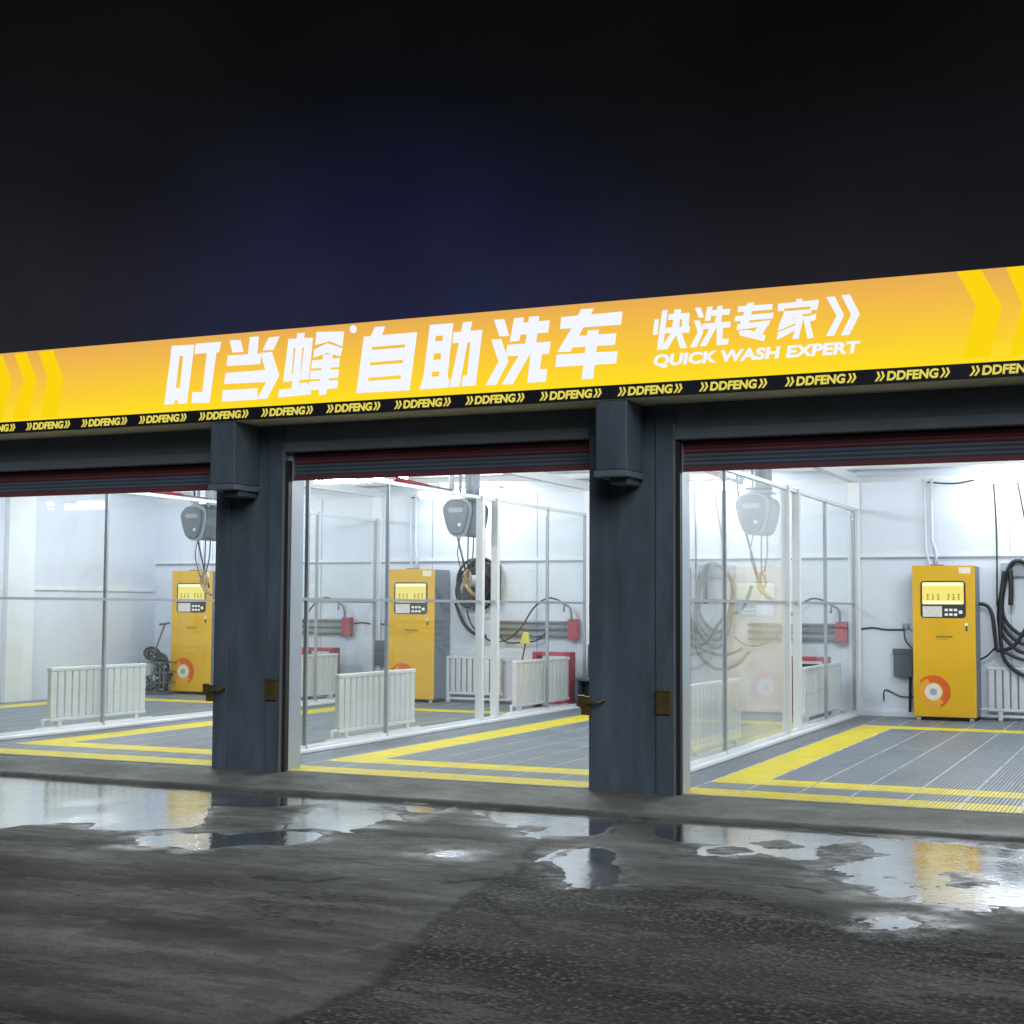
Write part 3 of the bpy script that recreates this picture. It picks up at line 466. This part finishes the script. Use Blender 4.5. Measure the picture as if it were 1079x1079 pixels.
copies(mk_jb(),[((.24,9.995,0),'small dark grey junction box on white wall, fully visible beside the cabinet'),
  ((-8.36,9.995,0),'small dark grey junction box behind clear glass, left of cabinet with grey side')])
# ------------------------------------------------------------------ hanging vacuum units
def mk_vac():
    r=thing('vacuum_unit','','hanging vacuum',group='grey units hung below the bay ceilings')
    sh=[(-.205,.10),(-.195,.17),(-.12,.235),(-.02,.255),(.10,.245),(.185,.20),(.21,.12),(.19,-.02),(.165,-.12),(.13,-.22),(.06,-.255),(-.04,-.245),(-.11,-.20),(-.16,-.08)]
    big=[(a*1.0+.13,z*.98-.01) for a,z in sh]
    MB().prism([(a+.02,z) for a,z in sh],-.12,.40).build('body',m_vac,r,bevel=.03)
    MB().prism([(a*1.05,z*1.05) for a,z in sh],-.155,-.1205).build('rim',m_vac2,r,bevel=.012)
    f=MB().prism([(a*.93-.012,z*.94) for a,z in sh],-.20,-.1555).build('face_cover',m_vac,r,bevel=.02)
    MB().prism([(-.13,.10),(-.09,.118),(-.09,.13),(.11,.13),(.11,.068),(-.09,.068),(-.09,.085)],-.205,-.2005).build('logo_plate',m_vac2,f)
    MB().disc(.06,-.10,.026,-.207,-.2005,14).build('dial',m_white,f)
    b=MB(); b.box(-.08,.20,-.08,.30,.27,.29); b.box(-.05,-.02,0,.03,.24,.62); b.box(.13,.16,0,.03,.24,.62); b.box(-.05,.16,.2,.23,.24,.62); b.box(-.10,.22,-.1,-.07,.30,.34); b.build('bracket',m_vac2,r)
    h=MB(); h.tube(spline([(.06,.08,-.24),(.06,.07,-.5),(.07,.05,-.72)]),.010); h.tube(spline([(.13,.1,-.24),(.13,.08,-.5),(.10,.05,-.72)]),.010)
    h.build('hanging_cord',m_cable,r,smooth=True); h=MB(); h.tube(spline([(-.02,.0,-.24),(-.06,.0,-.5),(.02,.02,-.8)]),.008); h.build('hanging_cord',m_cable,r,smooth=True)
    g=MB(); g.tube(spline([(.08,.04,-.70),(.02,.04,-.82),(.05,.04,-.93),(.12,.04,-.86),(.10,.04,-.74)]),.022); g.tube([(.05,.04,-.9),(.14,.03,-1.02),(.22,.02,-1.06)],.026); g.tube([(.04,.04,-.72),(.08,.04,-1.0)],.020); g.build('spray_gun',m_gun,r,smooth=True)
    q=MB(); q.tube(spline([(-.32,.3,.62),(-.27,.25,.2),(-.16,.2,-.25),(-.06,.2,-.62),(-.02,.3,-.95)]),.014); q.build('hose',m_cable,r,smooth=True)
    return r
copies(mk_vac(),[((-.92,6.0,2.72),'hanging grey vacuum unit behind hazy glass left of the bare cabinet bay'),
  ((-4.99,6.0,2.76),'hanging grey vacuum unit with white double posts crossing in front of it'),
  ((-9.32,6.0,2.77),'hanging grey vacuum unit cut off by the left dark pillar')])
def mk_boom():
    r=thing('ceiling_boom','','ceiling boom',group='swinging hose booms under the ceilings')
    MB().tube([(0,-3.2,.06),(0,-1.45,.0)],.028).build('arm',m_trimw,r,smooth=True)
    MB().tube([(0,-1.449,.0),(0,-.55,-.03)],.034).build('red_sleeve',m_redp,r,smooth=True)
    MB().tube([(0,-.549,-.03),(0,.2,-.04)],.026).build('arm',m_steel,r,smooth=True)
    MB().tube([(0,.2,-.06),(0,.2,.42)],.04).build('mount',m_trimw,r,smooth=True)
    return r
copies(mk_boom(),[((-1.15,6.0,3.18),'white ceiling boom behind hazy glass, mostly above shutter line'),
 ((-5.25,6.0,3.19),'ceiling boom with red sleeve above the yellow cabinet with grey side'),
 ((-9.25,6.0,3.17),'ceiling boom with red sleeve at top of the leftmost bay')])
# ------------------------------------------------------------------ hose coils on the back wall
def mk_coil(full=True,seed=1):
    r=thing('hose_coil','','hose coil',group='black hoses looped on the back wall')
    MB().box(-.12,.45,-.10,.0,2.02,2.22).build('hanger',m_vac2,r,bevel=.01)
    rnd=random.Random(seed); q=MB()
    for i in range(3):
        w=.26+.02*i; h=.52+.06*i
        pts=[(.16+w*math.cos(a)*(1+.1*math.sin(2*a)),-.13-.035*i,1.72-.06*i+h*math.sin(a)+.03*math.cos(3*a)) for a in [2*PI*k/26+PI/2 for k in range(27)]]
        q.tube(spline(pts,3),.026,8)
    q.tube(spline([(-.62,-.15,1.62),(-.35,-.16,1.63),(-.24,-.18,1.50),(-.20,-.2,1.2),(-.18,-.2,.98)]),.027)
    q.tube(spline([(-.18,-.2,.98),(.05,-.2,1.05),(.3,-.2,1.4),(.6,-.2,1.55),(.75,-.2,1.9)]),.027)
    q.tube(spline([(-.06,-.22,2.1),(-.12,-.22,1.6),(-.12,-.22,1.1),(-.05,-.22,.82),(.2,-.22,.64),(.5,-.2,.70),(.7,-.2,.9)]),.028)
    q.tube(spline([(-.14,-.2,1.0),(.1,-.2,.88),(.35,-.2,.85),(.6,-.2,.95)]),.024)
    q.tube(spline([(.02,-.22,2.12),(.03,-.22,1.85),(.02,-.22,1.62)]),.035)
    q.tube(spline([(-.55,-.1,.80),(-.35,-.12,.88),(-.2,-.16,1.02)]),.013)
    q.build('hose',m_black,r,smooth=True)
    MB().tube(spline([(-.2,-.06,3.4),(-.17,-.06,2.6),(-.18,-.06,1.6)]),.012).build('cable',m_cable,r,smooth=True)
    MB().tube(spline([(.12,-.06,3.4),(.25,-.06,2.6),(.3,-.06,2.2)]),.012).build('cable',m_cable,r,smooth=True)
    return r
copies(mk_coil(),[((1.72,9.99,0),'big black hose loops hanging right of the bare yellow cabinet'),
  ((-2.72,9.99,0),'black hose loops blurred behind hazy glass beside the wide pillar')])
def mk_coil2():
    r=thing('hose_coil','tight dark hose coil on back wall behind the white double posts','hose coil',(-6.45,9.99,0),'black hoses looped on the back wall')
    MB().box(-.30,.23,-.07,.0,1.62,2.26).build('reel_board',M('dark_brown_board',(.09,.075,.07),.6),r,bevel=.01)
    q=MB(); rnd=random.Random(4)
    for i in range(9):
        cx=-.22+rnd.uniform(-.12,.22); cz=1.9+rnd.uniform(-.1,.14); R=rnd.uniform(.16,.34)
        pts=[(cx+R*math.cos(a),-.12-.02*i,cz+R*1.15*math.sin(a)) for a in [2*PI*k/20 for k in range(21)]]
        q.tube(pts,.026)
    q.tube(spline([(-.5,-.2,1.62),(-.36,-.2,1.3),(-.15,-.2,1.12),(.05,-.2,1.08)]),.03); q.tube(spline([(-.3,-.2,1.5),(-.2,-.2,1.25),(.0,-.2,1.1)]),.016)
    q.build('hose',m_black,r,smooth=True)
    MB().tube([(-.16,-.36,1.98),(-.02,-.36,1.98)],.10,14).build('hub',m_vac2,r,bevel=.01)
    MB().tube(spline([(.2,-.1,1.15),(.35,-.1,1.0),(.55,-.1,.98),(.9,-.1,1.02),(1.1,-.1,1.18)]),.014).build('hose',m_cable,r,smooth=True)
    return r
mk_coil2()
# ------------------------------------------------------------------ lance racks
def mk_rack():
    r=thing('lance_rack','','lance rack',group='three tube racks on the back wall')
    for z in (1.31,1.21,1.105): MB().tube([(-1.5,-.07,z),(-.13,-.07,z)],.026).build('tube',m_steel,r,smooth=True)
    MB().box(-.17,-.0,-.12,.0,1.06,1.37).build('end_block',m_redp,r,bevel=.01)
    MB().box(-.185,-.03,-.10,.0,1.03,1.0595).build('bracket',m_steel,r)
    g=MB(); g.tube(spline([(-.10,-.12,1.34),(-.10,-.13,1.47),(-.13,-.13,1.56)]),.022); g.tube([(-.13,-.13,1.56),(-.34,-.13,1.68)],.018); g.tube([(-.23,-.13,1.49),(-.22,-.13,1.60)],.016); g.build('spray_gun',m_steel,r,smooth=True)
    MB().tube(spline([(-.34,-.13,1.68),(-.52,-.13,1.70),(-.75,-.13,1.55),(-1.0,-.13,1.2),(-1.25,-.13,1.02),(-1.5,-.13,1.0),(-1.7,-.13,1.12)]),.014).build('hose',m_cable,r,smooth=True)
    return r
copies(mk_rack(),[((-.57,9.99,0),'three tube lance rack with red end block, faded behind glass next to bare cabinet bay'),
  ((-4.83,9.99,0),'three tube lance rack with red end block right of the white double posts'),
  ((-9.0,9.99,0),'three tube lance rack seen at far left of the middle opening, behind two partitions')])
def mk_mat():
    r=thing('mat_rack','','mat rack',group='red mat racks by the back wall')
    q=MB(); q.box(-.32,.32,-.12,.12,.80,.86); q.build('top_frame',m_redp,r,bevel=.008)
    for sx in (-.28,.28):
        MB().box(sx-.04,sx+.04,-.12,.12,.0,.7995).build('side_frame',m_redp,r,bevel=.008)
    MB().box(-.23,.23,.06,.10,.1,.75).build('rubber_mat',m_black,r)
    MB().box(-.23,.23,-.12,-.07,.05,.10).build('foot_bar',m_redp,r)
    return r
mr_=mk_mat(); 
copies(mr_,[((-1.05,9.4,0),'red mat rack at near end of long radiator behind the bare bay glass'),
  ((-5.06,9.45,0),'red mat rack behind the long radiator with the yellow brush'),
  ((-9.36,9.5,0),'red mat rack beyond two panes, left of the middle opening')])
# ------------------------------------------------------------------ small things
r=thing('plastic_crate','dark grey plastic bin with square opening at right end of long radiator','bin',(-4.50,9.45,0))
q=MB(); q.box(-.15,.15,-.15,.15,0,.10); q.box(-.15,-.09,-.15,.15,.1005,.42); q.box(.09,.15,-.15,.15,.1005,.42); q.box(-.0895,.0895,.1,.15,.1005,.42); q.box(-.15,.15,-.15,.15,.4205,.48); q.build('bin_body',m_vac,r,bevel=.01)
MB().box(-.06,.16,.17,.20,.02,.98).build('back_board',m_box,r,bevel=.006)
r=thing('brush','yellow scrubbing brush head on black stick behind long radiator','brush',(-5.62,9.3,0))
MB().tube([(0,0,.02),(.02,.1,.62),(.06,.2,1.02)],.014).build('handle',m_black,r,smooth=True)
MB().prism([(-.03,.98),(.14,.98),(.11,1.16),(.03,1.16)],.16,.22).build('brush_head',m_wood,r,bevel=.01)
r=thing('crate','black wire crate heaped with dark hose beside the partly hidden yellow cabinet','crate',(-12.55,9.35,0))
q=MB(); q.box(-.24,.30,-.3,.3,0,.04)
for i in range(7): q.box(-.24+i*.09-.008,-.24+i*.09+.008,-.3,-.28,.04,.55); q.box(-.24+i*.09-.008,-.24+i*.09+.008,.28,.3,.04,.55)
for z in (.2,.38,.55): q.box(-.25,.31,-.31,-.301,z,z+.02); q.box(-.25,.31,.301,.31,z,z+.02); q.box(.301,.312,-.3,.3,z,z+.02)
q.build('frame',m_box,r)
q=MB(); rnd=random.Random(9)
for i in range(14):
    cx,cy,cz=rnd.uniform(-.1,.16),rnd.uniform(-.15,.15),.12+i*.045; R=rnd.uniform(.08,.17); ph=rnd.uniform(0,6)
    q.tube([(cx+R*math.cos(a),cy+R*math.sin(a),cz+.1*math.sin(a+ph)) for a in [2*PI*k/14 for k in range(15)]],.03,6)
q.build('hose_heap',m_black,r,smooth=True)
r=thing('broom','long handled grey broom leaning over the black crate','broom',(-12.56,9.05,0))
MB().tube([(0,0,.5),(.16,.2,1.22)],.016).build('handle',m_box,r,smooth=True)
MB().prism([(-.10,.30),(.06,.34),(.06,.54),(-.02,.54)],-.06,.06).build('bristles',m_vac2,r,bevel=.01); MB().tube([(.10,.12,1.22),(.24,.24,1.25)],.02).build('grip',m_box,r,smooth=True)
# ------------------------------------------------------------------ street, apron and water
SZ=-.12
def vnoise(x,y,sc,seed):
    rg=np.random.RandomState(seed); t=rg.rand(256,256).astype(np.float32)
    u=x*sc+1000; v=y*sc+1000; i=np.floor(u).astype(int); j=np.floor(v).astype(int); a=(u-i); b=(v-j); a=a*a*(3-2*a); b=b*b*(3-2*b)
    g=lambda p,q: t[p%256,q%256]
    return (g(i,j)*(1-a)*(1-b)+g(i+1,j)*a*(1-b)+g(i,j+1)*(1-a)*b+g(i+1,j+1)*a*b)*2-1
def fbm(x,y,sc,seed,o=4,p=.55):
    s=0;a=1;n=0
    for k in range(o): s=s+a*vnoise(x,y,sc*2**k,seed+k); n+=a; a*=p
    return s/n
def seg_d(x,y,p,q):
    px,py=p; dx,dy=q[0]-px,q[1]-py; L2=dx*dx+dy*dy+1e-9
    t=np.clip(((x-px)*dx+(y-py)*dy)/L2,0,1); return np.hypot(x-px-t*dx,y-py-t*dy)
def sdf(x,y,P):
    d=np.full(x.shape,1e9); ins=np.zeros(x.shape,bool)
    for k in range(len(P)):
        p=P[k]; q=P[(k+1)%len(P)]; d=np.minimum(d,seg_d(x,y,p,q))
        c=((p[1]>y)!=(q[1]>y)); xi=(q[0]-p[0])*(y-p[1])/((q[1]-p[1]) or 1e-9)+p[0]; ins^=(c&(x<xi))
    return np.where(ins,-d,d)
def line_d(x,y,P):
    d=np.full(x.shape,1e9)
    for p,q in zip(P[:-1],P[1:]): d=np.minimum(d,seg_d(x,y,p,q))
    return d
def ss(x,a,b):
    t=np.clip((x-a)/(b-a),0,1); return t*t*(3-2*t)
def grid_obj(name,xs,ys,z,mat,attrs,smooth=True):
    nx,ny=len(xs),len(ys); X,Y=np.meshgrid(xs,ys); V=np.stack([X.ravel(),Y.ravel(),z.ravel()],1).astype(np.float32)
    me=bpy.data.meshes.new(name); me.vertices.add(nx*ny); me.vertices.foreach_set('co',V.ravel())
    i=np.arange(nx*ny).reshape(ny,nx); q=np.stack([i[:-1,:-1],i[:-1,1:],i[1:,1:],i[1:,:-1]],-1).reshape(-1,4).astype(np.int32)
    n=len(q); me.loops.add(n*4); me.loops.foreach_set('vertex_index',q.ravel()); me.polygons.add(n)
    me.polygons.foreach_set('loop_start',np.arange(0,n*4,4,dtype=np.int32)); me.polygons.foreach_set('loop_total',np.full(n,4,np.int32))
    me.update(calc_edges=True)
    if smooth: me.polygons.foreach_set('use_smooth',np.ones(n,bool))
    for k,a in attrs.items():
        at=me.attributes.new(k,'FLOAT','POINT'); at.data.foreach_set('value',a.ravel().astype(np.float32))
    me.materials.append(mat); o=bpy.data.objects.new(name,me); COL.objects.link(o); return structure(o)
def graded(a,b,step,lo,hi):
    m=list(np.arange(a,b+1e-6,step)); s=step; u=a
    L_=[]; 
    while u>lo: s*=1.18; u-=s; L_.append(u)
    s=step; u=m[-1]; R_=[]
    while u<hi: s*=1.18; u+=s; R_.append(u)
    return np.array(L_[::-1]+m+R_)
xs=graded(-7.6,4.3,.02,-70,70); ys=graded(-7.2,-.58,.02,-60,-.57)
ys=ys[ys<-.575]
X,Y=np.meshgrid(xs,ys)
# wobble the outlines a little
wx=X+.055*fbm(X,Y,2.2,11)+.03*fbm(X,Y,9,15); wy=Y+.075*fbm(X,Y,2.2,21)+.04*fbm(X,Y,9,25)
d=np.full(X.shape,1e9)
for P in W['pud']: d=np.minimum(d,sdf(wx,wy,P))
di=np.full(X.shape,1e9)
for P in W['isl']: di=np.minimum(di,sdf(wx,wy,P))
d=d-.025-.045*ss(X,.2,1.0)
d=np.maximum(d,-di)
asp=np.full(X.shape,1e9)
for P in W['asph']: asp=np.minimum(asp,sdf(X+.05*fbm(X,Y,9,61),Y+.08*fbm(X,Y,9,71),P))
asph=ss(-asp,-.015,.05)
rav=ss(-sdf(X+.15*fbm(X,Y,3,33),Y+.15*fbm(X,Y,3,43),W['rav'][0]),-.12,.12)*(.35+.65*ss(fbm(X,Y,9,52),-.3,.2))
cr=np.full(X.shape,1e9)
for P in W['crack']: cr=np.minimum(cr,line_d(X+.05*fbm(X,Y,9,61),Y+.08*fbm(X,Y,9,71),P))
cw=.030+.026*np.clip(fbm(X,Y,3,81),-.6,1)
crack=np.exp(-(cr/np.maximum(cw,.004))**2)
pale=np.zeros(X.shape)
for P in W['pale']: pale=np.maximum(pale,np.exp(-(line_d(X,Y+.05*fbm(X,Y,5,91),P)/.07)**2))
pale*=ss(fbm(X,Y,10,95),-.25,.35)
dry=ss(d,.0,.5)
rough=np.maximum(asph,rav*.8)
near=(np.abs(X)<12)&(Y>-12)
hn=.0022*fbm(X,Y,1.6,101)+.0012*fbm(X,Y,8,111)+.0010*fbm(X,Y,26,121)+rough*(.0030*vnoise(X,Y,26,131)+.0020*vnoise(X,Y,40,141)-.001)
hn=np.where(d>.06,np.maximum(hn,-.0030+.0006*rough),hn)
hn=hn+ss(-d,-.1,.05)*ss(X,.2,1.2)*(.003*fbm(X,Y,7,141)+.002*vnoise(X,Y,34,151))
h=hn+.006*ss(d,.02,.7)-(.016-.0085*ss(X,.2,1.0))*ss(-d,-.05,.13)-.008*crack-.003*asph*ss(d,.1,.4)
h=np.where(d>.10,np.maximum(h,-.0040+.004*(hn+.003)),h)
z=SZ+h
rise=ss(Y,-.66,-.58)*.0
wet=1-ss(d+.10*fbm(X,Y,3,301),-.02,.32)
# ground material driven by what lies there: smooth concrete, rough asphalt, cracks, wet rims
m,N,L=nt('wet_street_surface'); out=N.new('ShaderNodeOutputMaterial'); b=N.new('ShaderNodeBsdfPrincipled'); L.new(b.outputs[0],out.inputs[0])
geo=N.new('ShaderNodeNewGeometry')
def at(n): a=N.new('ShaderNodeAttribute'); a.attribute_name=n; return a.outputs['Fac']
def noise(sc,det=6,ro=.6,vec=None):
    a=N.new('ShaderNodeTexNoise'); a.inputs['Scale'].default_value=sc; a.inputs['Detail'].default_value=det; a.inputs['Roughness'].default_value=ro; L.new(vec or geo.outputs['Position'],a.inputs['Vector']); return a.outputs['Fac']
def mrange(s,a,b_,c,d_):
    r=N.new('ShaderNodeMapRange'); r.inputs[1].default_value=a; r.inputs[2].default_value=b_; r.inputs[3].default_value=c; r.inputs[4].default_value=d_; L.new(s,r.inputs[0]); return r.outputs[0]
def mixc(f,a,b_):
    x=N.new('ShaderNodeMix'); x.data_type='RGBA'; L.new(f,x.inputs[0])
    for s,i in ((a,6),(b_,7)):
        if isinstance(s,tuple): x.inputs[i].default_value=(*s,1)
        else: L.new(s,x.inputs[i])
    return x.outputs[2]
def mul(a,b_,op='MULTIPLY'):
    x=N.new('ShaderNodeMath'); x.operation=op
    for s,i in ((a,0),(b_,1)):
        if isinstance(s,(int,float)): x.inputs[i].default_value=s
        else: L.new(s,x.inputs[i])
    return x.outputs[0]
mp=N.new('ShaderNodeMapping'); mp.inputs['Scale'].default_value=(.5,1.6,1); mp.inputs['Rotation'].default_value=(0,0,.35); L.new(geo.outputs['Position'],mp.inputs[0])
big=noise(.9,8,.65,mp.outputs[0]); mid=noise(5,6,.65); fine=noise(42,3,.75)
con=mixc(mrange(big,.35,.68,0,1),(.055,.055,.053),(.25,.247,.235))
con=mixc(mrange(fine,.56,.66,0,.6),con,(.05,.05,.048))
con=mixc(mrange(mid,.48,.70,0,.75),con,(.06,.058,.055))
asc=mixc(mrange(fine,.42,.60,0,1),(.012,.012,.012),(.13,.128,.122))
def voro(sc,vec=None,feat='F1'):
    a=N.new('ShaderNodeTexVoronoi'); a.feature=feat; a.inputs['Scale'].default_value=sc; L.new(vec or geo.outputs['Position'],a.inputs['Vector']); return a
vs=voro(31); stone=N.new('ShaderNodeSeparateColor'); L.new(vs.outputs['Color'],stone.inputs[0])
asc=mixc(mul(mrange(vs.outputs['Distance'],.28,.5,1,0),mrange(stone.outputs[0],.5,.8,0,.85)),asc,(.28,.276,.262))
asc=mixc(mrange(vs.outputs['Distance'],.44,.60,0,.95),asc,(.007,.007,.007))
asc=mixc(mrange(big,.45,.7,0,.4),asc,(.12,.118,.11))
col=mixc(at('asph'),con,asc); col=mixc(mul(at('rav'),.35),col,(.05,.05,.047))
pv=voro(20,mp.outputs[0]); pit=mul(mrange(pv.outputs['Distance'],.22,.40,1,0),mrange(mid,.40,.52,.2,1))
col=mixc(mul(pit,at('rav')),col,(.010,.010,.010))
sv=voro(3.2,mp.outputs[0]); spot=mul(mrange(sv.outputs['Distance'],.10,.16,1,0),mrange(mid,.50,.56,0,.8)); col=mixc(spot,col,(.022,.021,.020))
st1=noise(1.6,9,.72,mp.outputs[0]); col=mixc(mrange(st1,.505,.53,0,.5),col,(.055,.056,.053)); st2=noise(2.3,9,.75,mp.outputs[0]); col=mixc(mrange(st2,.555,.575,0,.5),col,(.25,.25,.238))
col=mixc(mul(at('pale'),.55),col,(.30,.30,.29))
col=mixc(mul(at('wet'),.72),col,(.034,.036,.037))
col=mixc(mul(at('crack'),.95),col,(.008,.008,.008))
spk=noise(120,2,.5); col=mixc(mrange(spk,.30,.36,.5,0),col,(.03,.03,.03))
tn=N.new('ShaderNodeMix'); tn.data_type='RGBA'; tn.blend_type='MULTIPLY'; tn.inputs[0].default_value=1; L.new(col,tn.inputs[6]); tn.inputs[7].default_value=(.96,1.0,.965,1); L.new(tn.outputs[2],b.inputs['Base Color'])
ro=mrange(big,.3,.7,.80,.58); ro=mul(ro,mrange(mul(at('wet'),mrange(mid,.42,.58,.15,1)),0,1,1,.42)); ro=mul(ro,mrange(fine,.3,.7,.85,1.15)); L.new(ro,b.inputs['Roughness'])
L.new(mrange(mul(at('wet'),mrange(mid,.42,.58,.15,1)),0,1,.20,.75),b.inputs['Specular IOR Level'])
bp=N.new('ShaderNodeBump'); bp.inputs['Distance'].default_value=.010
pitH=mul(mul(pit,at('rav')),-1.2)
hgt=mul(mul(fine,mrange(at('asph'),0,1,.35,1.6)),mul(mid,.8),'ADD'); hgt=mul(hgt,pitH,'ADD'); hgt=mul(hgt,mul(mul(vs.outputs['Distance'],at('asph')),-1.3),'ADD'); L.new(hgt,bp.inputs['Height']); bp.inputs['Strength'].default_value=.9; L.new(bp.outputs[0],b.inputs['Normal'])
grid_obj('street',xs,ys,z,m,{'asph':asph,'rav':rav,'crack':crack,'pale':pale,'wet':wet})
m_street=m
# apron
ax=graded(-7.6,4.3,.025,-13.3,3.9); ay=np.concatenate([np.arange(.048,-.62,-.025),[-.628,-.634,-.64,-.645,-.648,-.65]])[::-1]
AX,AY=np.meshgrid(ax,ay)
az=-.012-.075*ss(-AY,-.03,.62)+.004*fbm(AX,AY,3,201)+.003*fbm(AX,AY,14,211)
az=np.where(AY<-.622,az-(ss(-AY,.622,.65))*.03,az)
ed=.022*fbm(AX,AY*0,2.5,221)+.012*fbm(AX,AY*0,9,231)
az=az-.03*ss(-AY+ed,.605,.66)*(AY<-.5)
aw=np.clip(fbm(AX,AY,1.3,241)+.1,0,1)
grid_obj('concrete_apron',ax,ay,az,m,{'asph':np.zeros(AX.shape),'rav':np.zeros(AX.shape),'crack':np.exp(-((AY+.66+.4*ed)/.012)**2)*np.clip(.6+1.2*fbm(AX,AY*0,2,261),0,1),'pale':.55+.45*ss(fbm(AX,AY,3,251),-.2,.5),'wet':aw*.35})
# water lying in the hollows
m,N,L=nt('puddle_water_surface'); out=N.new('ShaderNodeOutputMaterial')
t=N.new('ShaderNodeBsdfTransparent'); t.inputs[0].default_value=(.80,.82,.83,1); g=N.new('ShaderNodeBsdfGlossy'); g.inputs[0].default_value=(1,1,1,1)
mx=N.new('ShaderNodeMixShader'); L.new(schlick(N,L,.08,1.0,1.8),mx.inputs[0]); L.new(t.outputs[0],mx.inputs[1]); L.new(g.outputs[0],mx.inputs[2]); L.new(mx.outputs[0],out.inputs[0])
gp=N.new('ShaderNodeNewGeometry'); nz=N.new('ShaderNodeTexNoise'); nz.inputs['Scale'].default_value=16; nz.inputs['Detail'].default_value=3; L.new(gp.outputs['Position'],nz.inputs['Vector'])
rr_=N.new('ShaderNodeMapRange'); n3=N.new('ShaderNodeTexNoise'); n3.inputs['Scale'].default_value=1.3; n3.inputs['Detail'].default_value=5; L.new(gp.outputs['Position'],n3.inputs['Vector']); rr_.inputs[1].default_value=.42; rr_.inputs[2].default_value=.62; rr_.inputs[3].default_value=.06; rr_.inputs[4].default_value=.16; L.new(n3.outputs['Fac'],rr_.inputs[0]); L.new(rr_.outputs[0],g.inputs['Roughness'])
bp=N.new('ShaderNodeBump'); bp.inputs['Strength'].default_value=.22; bp.inputs['Distance'].default_value=.01; L.new(nz.outputs['Fac'],bp.inputs['Height']); L.new(bp.outputs[0],g.inputs['Normal'])
wq=MB(); wq.v=[(-9,-5,SZ-.0048),(4.2,-5,SZ-.0048),(4.2,-.60,SZ-.0048),(-9,-.60,SZ-.0048)]; wq.f=[(0,1,2,3)]
structure(wq.build('puddle_water',m))
# ------------------------------------------------------------------ night sky and light
Wd=bpy.data.worlds.new('World'); S.world=Wd; Wd.use_nodes=True; N=Wd.node_tree.nodes; L=Wd.node_tree.links; N.clear()
out=N.new('ShaderNodeOutputWorld'); bg=N.new('ShaderNodeBackground'); L.new(bg.outputs[0],out.inputs[0])
tc=N.new('ShaderNodeTexCoord'); sp=N.new('ShaderNodeSeparateXYZ'); L.new(tc.outputs['Generated'],sp.inputs[0])
cr_=N.new('ShaderNodeValToRGB'); L.new(sp.outputs['Z'],cr_.inputs[0]); e=cr_.color_ramp.elements
e[0].position=0; e[0].color=(*srgb(46,46,52),1); e[1].position=.45; e[1].color=(*srgb(8,10,10),1)
for p_,c_ in ((.20,(36,36,42)),(.27,(23,24,29)),(.34,(14,16,17))): q=e.new(p_); q.color=(*srgb(*c_),1)
# bluish lens glare from the sign, painted low into the sky
dv=N.new('ShaderNodeVectorMath'); dv.operation='DOT_PRODUCT'; L.new(tc.outputs['Generated'],dv.inputs[0])
gd=Vector((-math.sin(.421874+.06),math.cos(.421874+.08),.12)).normalized(); dv.inputs[1].default_value=gd
mr=N.new('ShaderNodeMapRange'); mr.inputs[1].default_value=math.cos(math.radians(17)); mr.inputs[2].default_value=1; mr.interpolation_type='SMOOTHSTEP'; L.new(dv.outputs['Value'],mr.inputs[0])
gx=N.new('ShaderNodeMix'); gx.data_type='RGBA'; gx.blend_type='ADD'; pw=N.new('ShaderNodeMath'); pw.operation='POWER'; pw.inputs[1].default_value=2.6; L.new(mr.outputs[0],pw.inputs[0]); L.new(pw.outputs[0],gx.inputs[0]); L.new(cr_.outputs[0],gx.inputs[6]); gx.inputs[7].default_value=(.005,.008,.046,1)
sn=N.new('ShaderNodeTexNoise'); sn.inputs['Scale'].default_value=5; sn.inputs['Detail'].default_value=6; L.new(tc.outputs['Generated'],sn.inputs['Vector'])
sr=N.new('ShaderNodeMapRange'); sr.inputs[1].default_value=.3; sr.inputs[2].default_value=.7; sr.inputs[3].default_value=.72; sr.inputs[4].default_value=1.28; L.new(sn.outputs['Fac'],sr.inputs[0])
sm_=N.new('ShaderNodeVectorMath'); sm_.operation='SCALE'; L.new(gx.outputs[2],sm_.inputs[0]); L.new(sr.outputs[0],sm_.inputs['Scale']); L.new(sm_.outputs[0],bg.inputs[0]); bg.inputs[1].default_value=.85
# the faint light of the street, from behind the camera
sl=bpy.data.lights.new('street_light_glow','SUN'); sl.energy=1.3; sl.angle=math.radians(35); sl.color=(.93,.97,1)
so=bpy.data.objects.new('street_light_glow',sl); COL.objects.link(so)
so.rotation_euler=Vector((-.48,.72,-.50)).to_track_quat('-Z','Y').to_euler()
V=S.view_settings; V.view_transform='Standard'; V.look='None'; V.exposure=0; V.gamma=1
c=S.cycles; c.use_denoising=True; c.use_adaptive_sampling=False; c.max_bounces=10; c.diffuse_bounces=5; c.glossy_bounces=5; c.transparent_max_bounces=24; c.transmission_bounces=6
c.sample_clamp_indirect=6; c.caustics_reflective=False; c.caustics_refractive=False
try: c.denoiser='OPENIMAGEDENOISE'
except Exception: pass
